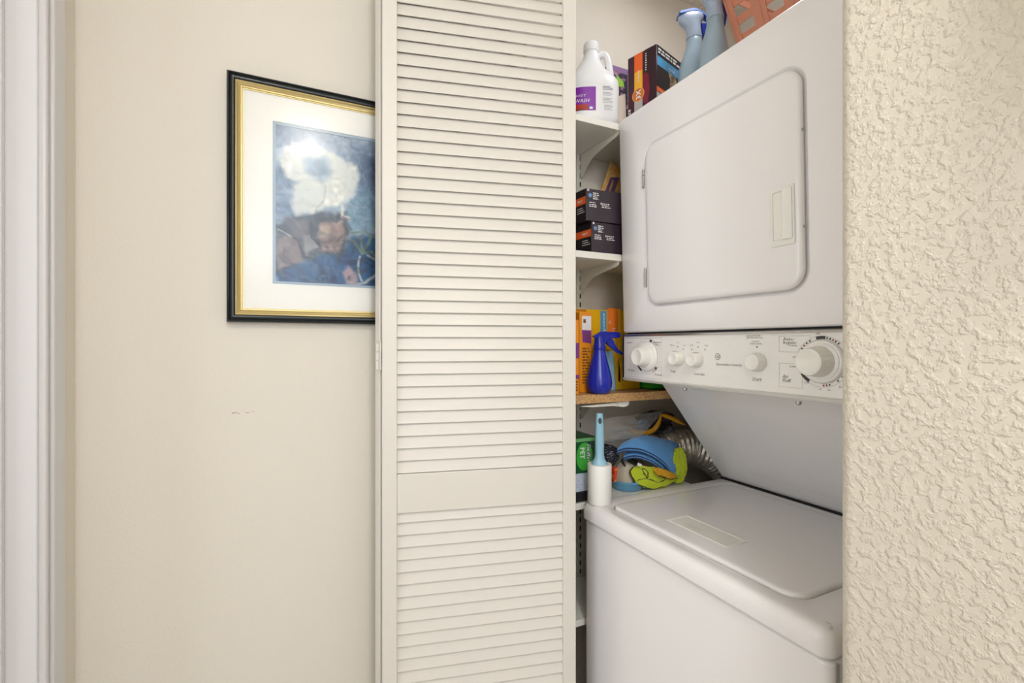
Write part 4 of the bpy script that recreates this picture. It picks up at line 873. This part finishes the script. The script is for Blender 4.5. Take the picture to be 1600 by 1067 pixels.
# blue tub with beige cloth heap and a red packet
Yt = 1.035; q = at(980, 760, Y=Yt); Dq = q.x*SI+q.y*CO; kq = Dq/F
tb = thing('plastic_tub', 'round translucent blue plastic tub beside the lint roller', 'tub', (q.x, q.y, S4+0.0006))
MB().lathe([(0.001, 0.0), (0.036, 0.0), (0.039, 0.002), (0.0445, 0.020), (0.0465, 0.021), (0.0468, 0.026), (0.0455, 0.027), (0.044, 0.022), (0.040, 0.006), (0.001, 0.005)], n=44).build('tub_body', mat('tub_blue', (110, 172, 208), 0.3), tb, smooth=40)
bb_ = thing('beige_scrubber', 'beige domed scrubbing pad heaped in the blue tub', 'scrubber', (q.x-0.0, q.y, S4+0.0125))
b_ = MB(); rg = []
for i in range(10):
    a = i/9*PI/2; r_ = 0.0355*math.cos(a)**0.7+0.0005; z_ = 0.060*math.sin(a)
    rg.append([(r_*math.cos(th_)*(1+0.05*noise.noise(Vector((math.cos(th_)*2, math.sin(th_)*2, z_*30)))), r_*math.sin(th_), z_+0.006*math.cos(th_)*(-1)*math.sin(a)) for th_ in np.linspace(0, 2*PI, 37)[:-1]])
b_.loft(rg).build('pad', mat('pad_beige', (206, 194, 172), 0.8, bump=0.3, scale=120), bb_, smooth=60)
o = MB().hexa([(-0.004, -0.004, 0), (0.005, -0.004, 0), (0.005, 0.02, 0), (-0.004, 0.02, 0), (-0.001, -0.004, 0.032), (0.009, -0.004, 0.036), (0.009, 0.02, 0.036), (-0.001, 0.02, 0.032)]).build('small_packet', mixmat('packet_red', (214, 60, 34), (240, 140, 60), 60, 0.45, 0.55), bevel=0.001)
qq = at(959, 748, Y=0.992); o.location = (qq.x, 0.990, S4+0.020); tag(o, 'small red and orange packet tucked between lint roller and blue tub', 'packet')
o.location.z = H-0.3595
# cloth sheets following point grids
def cloth(name, label, cat, fn, m, nu=40, nv=26, thick=0.003, hem=None, hem_m=None, group=None):
    mb = MB(); mb.grid(fn, nu, nv); c0 = Vector(fn(0.5, 0.5)); zmin = min(v[2] for v in mb.v)
    t = thing(name, label, cat, (c0.x, c0.y, zmin)); off = -Vector((c0.x, c0.y, zmin))
    o_ = mb.build('fabric', m, t, solid=thick, smooth=70); o_.location = off
    if hem:
        for h_, r_ in hem:
            hb = MB(); hb.tube([Vector(fn(*h_(k/40))) for k in range(41)], r_, 8); ho_ = hb.build('hem', hem_m, t, smooth=60); ho_.location = off
    return t
def lerp(a, b_, t_): return a+(b_-a)*t_
Mterry = mat('terry_blue', (92, 162, 226), 0.95, bump=0.9, scale=420, dist=0.0012, sheen=0.3)
Mhem = mat('hem_navy', (48, 62, 96), 0.8); Mlime = mat('lime_microfibre', (204, 222, 30), 0.95, bump=1, scale=380, dist=0.002, sheen=0.3)
def bil(c00, c10, c01, c11, a, b_): return c00.lerp(c10, a).lerp(c01.lerp(c11, a), b_)
# blue towel: two folded layers, arched, front edge facing the hall
def pline(P_, t_):
    n_ = len(P_)-1; x_ = min(n_-1e-6, t_*n_); k_ = int(x_); f_ = x_-k_
    p0, p1, p2, p3 = P_[max(0, k_-1)], P_[k_], P_[k_+1], P_[min(n_, k_+2)]
    return 0.5*((2*p1)+(p2-p0)*f_+(2*p0-5*p1+4*p2-p3)*f_*f_+(3*p1-p0-3*p2+p3)*f_**3)
def towel(front, back, th_, f0, dzb=0.0):
    Fp = [at(x, y, Y=Y) for x, y, Y in front]; Bp = [at(x, y, Y=Y)+Vector((0, 0, dzb)) for x, y, Y in back]
    def fn(a, b_):       # b runs bottom layer front -> back fold -> top layer front
        if b_ < 0.42: s_, lay_ = b_/0.42, 0
        elif b_ < 0.58: s_, lay_ = 1, (b_-0.42)/0.16
        else: s_, lay_ = 1-(b_-0.58)/0.42, 1
        p = pline(Fp, a).lerp(pline(Bp, a), s_); p.z += 0.006*math.sin(PI*s_)+th_*(lay_-1)+0.0012*noise.noise(Vector((a*5, s_*4, f0)))
        p.y += 0.006*math.sin(lay_*PI)
        return tuple(p)
    return fn
tf1 = [(963.5, 704, 0.996), (982, 700, 0.994), (1008, 704, 0.992), (1036, 721, 0.990), (1050, 742, 0.990)]
tb1 = [(982, 690, 1.045), (1002, 681, 1.045), (1030, 685, 1.040), (1060, 697, 1.032), (1060, 736, 1.005)]
tf2 = [(974, 716, 0.999), (990, 712, 0.998), (1010, 716, 0.997), (1030, 728, 0.996), (1044, 744, 0.995)]
tb2 = [(982, 706, 1.040), (1000, 700, 1.040), (1026, 704, 1.036), (1050, 716, 1.028), (1052, 742, 1.005)]
tw = cloth('blue_towel', 'folded bright blue terry cloth with navy hems on top of the pile', 'cloth', towel(tf1, tb1, 0.007, 1), Mterry, 44, 46, 0.0040, [(lambda s_: (s_, 0.0), 0.0020), (lambda s_: (s_, 1.0), 0.0020)], Mhem)
tw2 = cloth('blue_towel', 'second blue terry cloth folded beneath the top blue cloth', 'cloth', towel(tf2, tb2, 0.006, 5), Mterry, 44, 46, 0.0040, [(lambda s_: (s_, 0.0), 0.0020), (lambda s_: (s_, 1.0), 0.0020)], Mhem)
tw['group'] = tw2['group'] = 'folded blue cloths'
# lime microfibre cloths with grey binding
def limef(c, amp, sd):
    c = [at(px, py, Y=Y) for px, py, Y in c]
    def fn(a, b_):
        a, b_ = 0.5+(a-0.5)*(1-0.30*abs(2*b_-1)**3), 0.5+(b_-0.5)*(1-0.30*abs(2*a-1)**3)
        p = bil(*c, a, b_); p.z += 0.0025*noise.noise(Vector((a*11, b_*8, sd+3))); p.y += 0.003*noise.noise(Vector((a*9, b_*9, sd+5))); p.z += amp*(math.sin(a*7+sd)*0.5+noise.noise(Vector((a*3+sd, b_*3, sd))))+0.006*math.sin(PI*a)*math.sin(PI*b_); p.y += amp*0.6*noise.noise(Vector((a*4, b_*4, sd+7))); p.z = max(p.z, S4+0.004)
        return tuple(p)
    return fn
Mbind = mat('binding_olive', (70, 72, 50), 0.9)
cloth('lime_cloth', 'crumpled lime green microfibre cloth below the blue towel, draping forward', 'cloth', limef([(998, 769, 0.988), (1062, 755, 0.990), (976, 722, 0.999), (1054, 736, 1.002)], 0.004, 1.0), Mlime, 34, 30, 0.006, [(lambda s_: (0.0, s_), 0.0026), (lambda s_: (0.30+0.045*math.cos(2*PI*s_), 0.66+0.24*math.sin(2*PI*s_)), 0.0038), (lambda s_: (0.60+0.04*math.cos(2*PI*s_), 0.72+0.2*math.sin(2*PI*s_)), 0.0038), (lambda s_: (0.05+0.9*s_, 0.30+0.05*math.sin(s_*9)), 0.0034)], Mbind)
cloth('lime_cloth', 'upright lime green cloth at the right end of the pile', 'cloth', limef([(1050, 760, 0.996), (1073, 752, 0.996), (1051, 698, 1.01), (1071, 700, 1.01)], 0.002, 3.0), Mlime, 20, 26, 0.008)
cloth('orange_cloth', 'strip of orange cloth showing beneath the blue towel edge', 'cloth', limef([(1030, 745, 0.982), (1058, 750, 0.983), (1016, 729, 0.984), (1052, 737, 0.985)], 0.002, 5.0), mat('cloth_orange', (226, 168, 40), 0.9, bump=0.5, scale=300), 26, 16, 0.005, [(lambda s_: (s_, 0.0), 0.0024), (lambda s_: (0.1+0.3*s_, 0.9-0.5*s_), 0.002)], mat('binding_brown', (84, 66, 40), 0.9))
cloth('olive_cloth', 'dark olive cloth sagging over the beige pad', 'cloth', limef([(1004, 752, 1.000), (1012, 745, 1.01), (962, 718, 1.03), (990, 712, 1.06)], 0.003, 9.0), mat('cloth_olive', (66, 70, 44), 0.9, bump=0.6, scale=300), 20, 24, 0.004)
o = MB().box((-0.008, -0.0005, 0), (0.006, 0.0005, 0.007)).build('care_tag', Mw); qq = at(999, 728, Y=0.985); o.location = qq; o.rotation_euler = (0.1, 0.4, 0); tag(o, 'tiny white care tag sticking out under the blue towel', 'tag')
# dark patterned bundle behind the lint roller
def blob(name, label, cat, c, r3, m, seed, amp=0.15, fr=2.2, rot=0):
    bm = bmesh.new(); bmesh.ops.create_icosphere(bm, subdivisions=4, radius=1)
    for v in bm.verts:
        n_ = v.co.normalized(); k = 1+amp*noise.noise(n_*fr+Vector((seed, seed*2, 0)))+amp*0.6*abs(noise.noise(n_*fr*2.6+Vector((0, seed, 3))))
        v.co = Vector((n_.x*r3[0], n_.y*r3[1], n_.z*r3[2]))*k
    zmin = min(v.co.z for v in bm.verts)
    me = bpy.data.meshes.new(name); bm.to_mesh(me); bm.free(); me.materials.append(m)
    for p_ in me.polygons: p_.use_smooth = True
    o_ = bpy.data.objects.new(name, me); COL.objects.link(o_); me.transform(Matrix.Translation((0, 0, -zmin)))
    o_.location = (c[0], c[1], c[2]+zmin); o_.rotation_euler = (0, 0, rot); return tag(o_, label, cat)
def pxblob(name, label, cat, px, py, Y, r3, m, seed, **k):
    q_ = at(px, py, Y=Y); return blob(name, label, cat, q_, r3, m, seed, **k)
Mnavy = mixmat('navy_pattern', (22, 24, 36), (160, 164, 176), 120, 0.58, 0.66, 0.6, stretch=(1, 1, 3))
pxblob('sock_bundle', 'dark navy bundle with white print between lint roller and blue towel', 'bundle', 951, 712, 1.05, (0.028, 0.025, 0.030), Mnavy, 3)
Mdkb = mixmat('dark_packs', (30, 30, 36), (92, 92, 100), 30, 0.5, 0.62, 0.45)
pxblob('dark_glove_pack', 'dark grey wrapped glove pack behind the blue towel', 'gloves', 1030, 668, 1.095, (0.045, 0.020, 0.018), Mdkb, 8, amp=0.3, fr=3)
pxblob('charcoal_pack', 'charcoal mesh pack high under the particleboard shelf', 'pack', 1024, 655, 1.120, (0.065, 0.026, 0.024), mixmat('mesh_pack', (50, 44, 56), (110, 104, 118), 260, 0.5, 0.58, 0.6), 12, amp=0.25)
def band(name, label, cat, pts, wd, m, Y, thick=0.003):
    t_ = None; P = [at(px, py, Y=yy) for px, py, yy in pts]
    cv_ = []
    for i in range(len(P)-1):
        for k in range(6): cv_.append(P[i].lerp(P[i+1], k/6))
    cv_.append(P[-1])
    for _ in range(6): cv_ = [cv_[0]]+[(cv_[i-1]+cv_[i]*2+cv_[i+1])/4 for i in range(1, len(cv_)-1)]+[cv_[-1]]
    mb = MB(); rows = []
    for i, p_ in enumerate(cv_):
        d = (cv_[min(i+1, len(cv_)-1)]-cv_[max(i-1, 0)]); n_ = Vector((-d.z, 0, d.x)).normalized()*wd/2; tp = min(1, 0.35+3*min(i, len(cv_)-1-i)/len(cv_))
        rows.append([p_-n_*tp, p_+Vector((0, -0.003, 0)), p_+n_*tp])
    mb.loft(rows, cap=False, closed=False); o_ = mb.build(name, m, solid=thick, smooth=60); fix_origin(o_); return tag(o_, label, cat)
Mgy = mat('glove_yellow', (224, 164, 40), 0.6)
band('yellow_glove_cuff', 'curved yellow glove cuff inside the clear bag', 'glove', [(985, 670, 1.065), (993, 676, 1.062), (1008, 678, 1.062), (1022, 672, 1.062), (1030, 660, 1.062), (1032, 650, 1.066)], 0.016, Mgy, 1.06)
band('yellow_glove_strip', 'long yellow glove edge sloping to the right behind the clear bag', 'glove', [(1030, 647, 1.068), (1042, 650, 1.064), (1056, 656, 1.060), (1070, 663, 1.056)], 0.012, Mgy, 1.06)
pxblob('blue_sponge', 'dusky blue sponge seen through the clear bag', 'sponge', 1004, 661, 1.082, (0.020, 0.010, 0.013), mat('sponge_blue', (86, 120, 160), 0.8), 21)
tx = MB(); P = at(1006, 652, Y=1.078); text_into(tx, 'FIRM GRIP', P, (1, 0, -0.32), (0.32, 0, 1), 0.012); o = tx.build('glove_label', mat('label_pale', (170, 170, 180), 0.5)); fix_origin(o); tag(o, 'pale printed lettering strip on the charcoal pack', 'label')
bpy.data.objects.remove(o)
# clear plastic bag
cb = bpy.data.materials.new('clear_film'); cb.use_nodes = True; cn = cb.node_tree; cn.nodes.remove(cn.nodes['Principled BSDF'])
tr = cn.nodes.new('ShaderNodeBsdfTransparent'); tr.inputs[0].default_value = (0.90, 0.90, 0.90, 1); gl = cn.nodes.new('ShaderNodeBsdfGlossy'); gl.inputs[1].default_value = 0.12; df = cn.nodes.new('ShaderNodeBsdfDiffuse'); df.inputs[0].default_value = (0.62, 0.61, 0.58, 1)
m1 = cn.nodes.new('ShaderNodeMixShader'); m1.inputs[0].default_value = 0.24; m2 = cn.nodes.new('ShaderNodeMixShader'); f_ = cn.nodes.new('ShaderNodeLayerWeight'); f_.inputs[0].default_value = 0.3
cn.links.new(tr.outputs[0], m1.inputs[1]); cn.links.new(df.outputs[0], m1.inputs[2]); cn.links.new(f_.outputs[1], m2.inputs[0])
cnz = cn.nodes.new('ShaderNodeTexNoise'); cnz.inputs['Scale'].default_value = 60; cnz.inputs['Detail'].default_value = 4; cnc = cn.nodes.new('ShaderNodeTexCoord'); cnb = cn.nodes.new('ShaderNodeBump'); cnb.inputs['Strength'].default_value = 1; cnb.inputs['Distance'].default_value = 0.004
cn.links.new(cnc.outputs['Object'], cnz.inputs[0]); cn.links.new(cnz.outputs[0], cnb.inputs['Height']); cn.links.new(cnb.outputs[0], gl.inputs['Normal']); cn.links.new(m1.outputs[0], m2.inputs[1]); cn.links.new(gl.outputs[0], m2.inputs[2]); cn.links.new(m2.outputs[0], cn.nodes['Material Output'].inputs[0])
bgc = [at(938, 690, Y=1.030), at(1000, 684, Y=1.026), at(934, 655, Y=1.044), at(1038, 642, Y=1.044)]
def bagf(a, b_):
    p = bil(*bgc, a, b_); k = noise.noise(Vector((a*4, b_*5, 1)))+0.5*abs(noise.noise(Vector((a*9, b_*7, 4)))); p.y += -0.008*math.sin(PI*a)*math.sin(PI*b_)+0.0032*k; p.z += 0.004*noise.noise(Vector((a*6, b_*3, 8))); return tuple(p)
mb = MB(); mb.grid(bagf, 60, 44); o = mb.build('clear_bag', cb, smooth=60); fix_origin(o); tag(o, 'crinkled clear plastic bag lying over the gloves above the blue towel', 'bag')
# silver foil duct
Mfoil = mat('foil', (226, 220, 206), 0.38, metal=0.75, bump=0.35, scale=170, dist=0.001)
dp = [Vector(q_) for q_ in ((0.99, 1.112, H-0.335), (1.05, 1.108, H-0.325), (1.11, 1.090, H-0.322), (1.17, 1.070, H-0.335), (1.23, 1.060, H-0.37), (1.30, 1.06, H-0.43))]
cv = []
for i in range(len(dp)-1):
    for k in range(26): cv.append(dp[i].lerp(dp[i+1], k/16))
for _ in range(100): cv = [cv[0]]+[(cv[i-1]+cv[i]*2+cv[i+1])/4 for i in range(1, len(cv)-1)]+[cv[-1]]
mb = MB(); rings = []; N = 64; upv = Vector((0, 1, 0))
for i, p_ in enumerate(cv):
    d = (cv[min(i+1, len(cv)-1)]-cv[max(i-1, 0)]).normalized(); a_ = d.cross(upv).normalized(); b_ = a_.cross(d)
    rg = []
    for k in range(N):
        th_ = 2*PI*k/N; nn = noise.noise(Vector((math.cos(th_)*3.5, math.sin(th_)*3.5, i*0.35))); rr_ = 0.054+0.0026*math.sin(i*2*PI/5+nn*1.5)+0.0008*nn
        rg.append(p_+a_*rr_*math.cos(th_)+b_*rr_*math.sin(th_))
    rings.append(rg)
mb.loft(rings); o = mb.build('foil_duct', Mfoil); fix_origin(o); tag(o, 'wrinkled silver foil exhaust duct behind the washer, right of the cloth pile', 'duct')
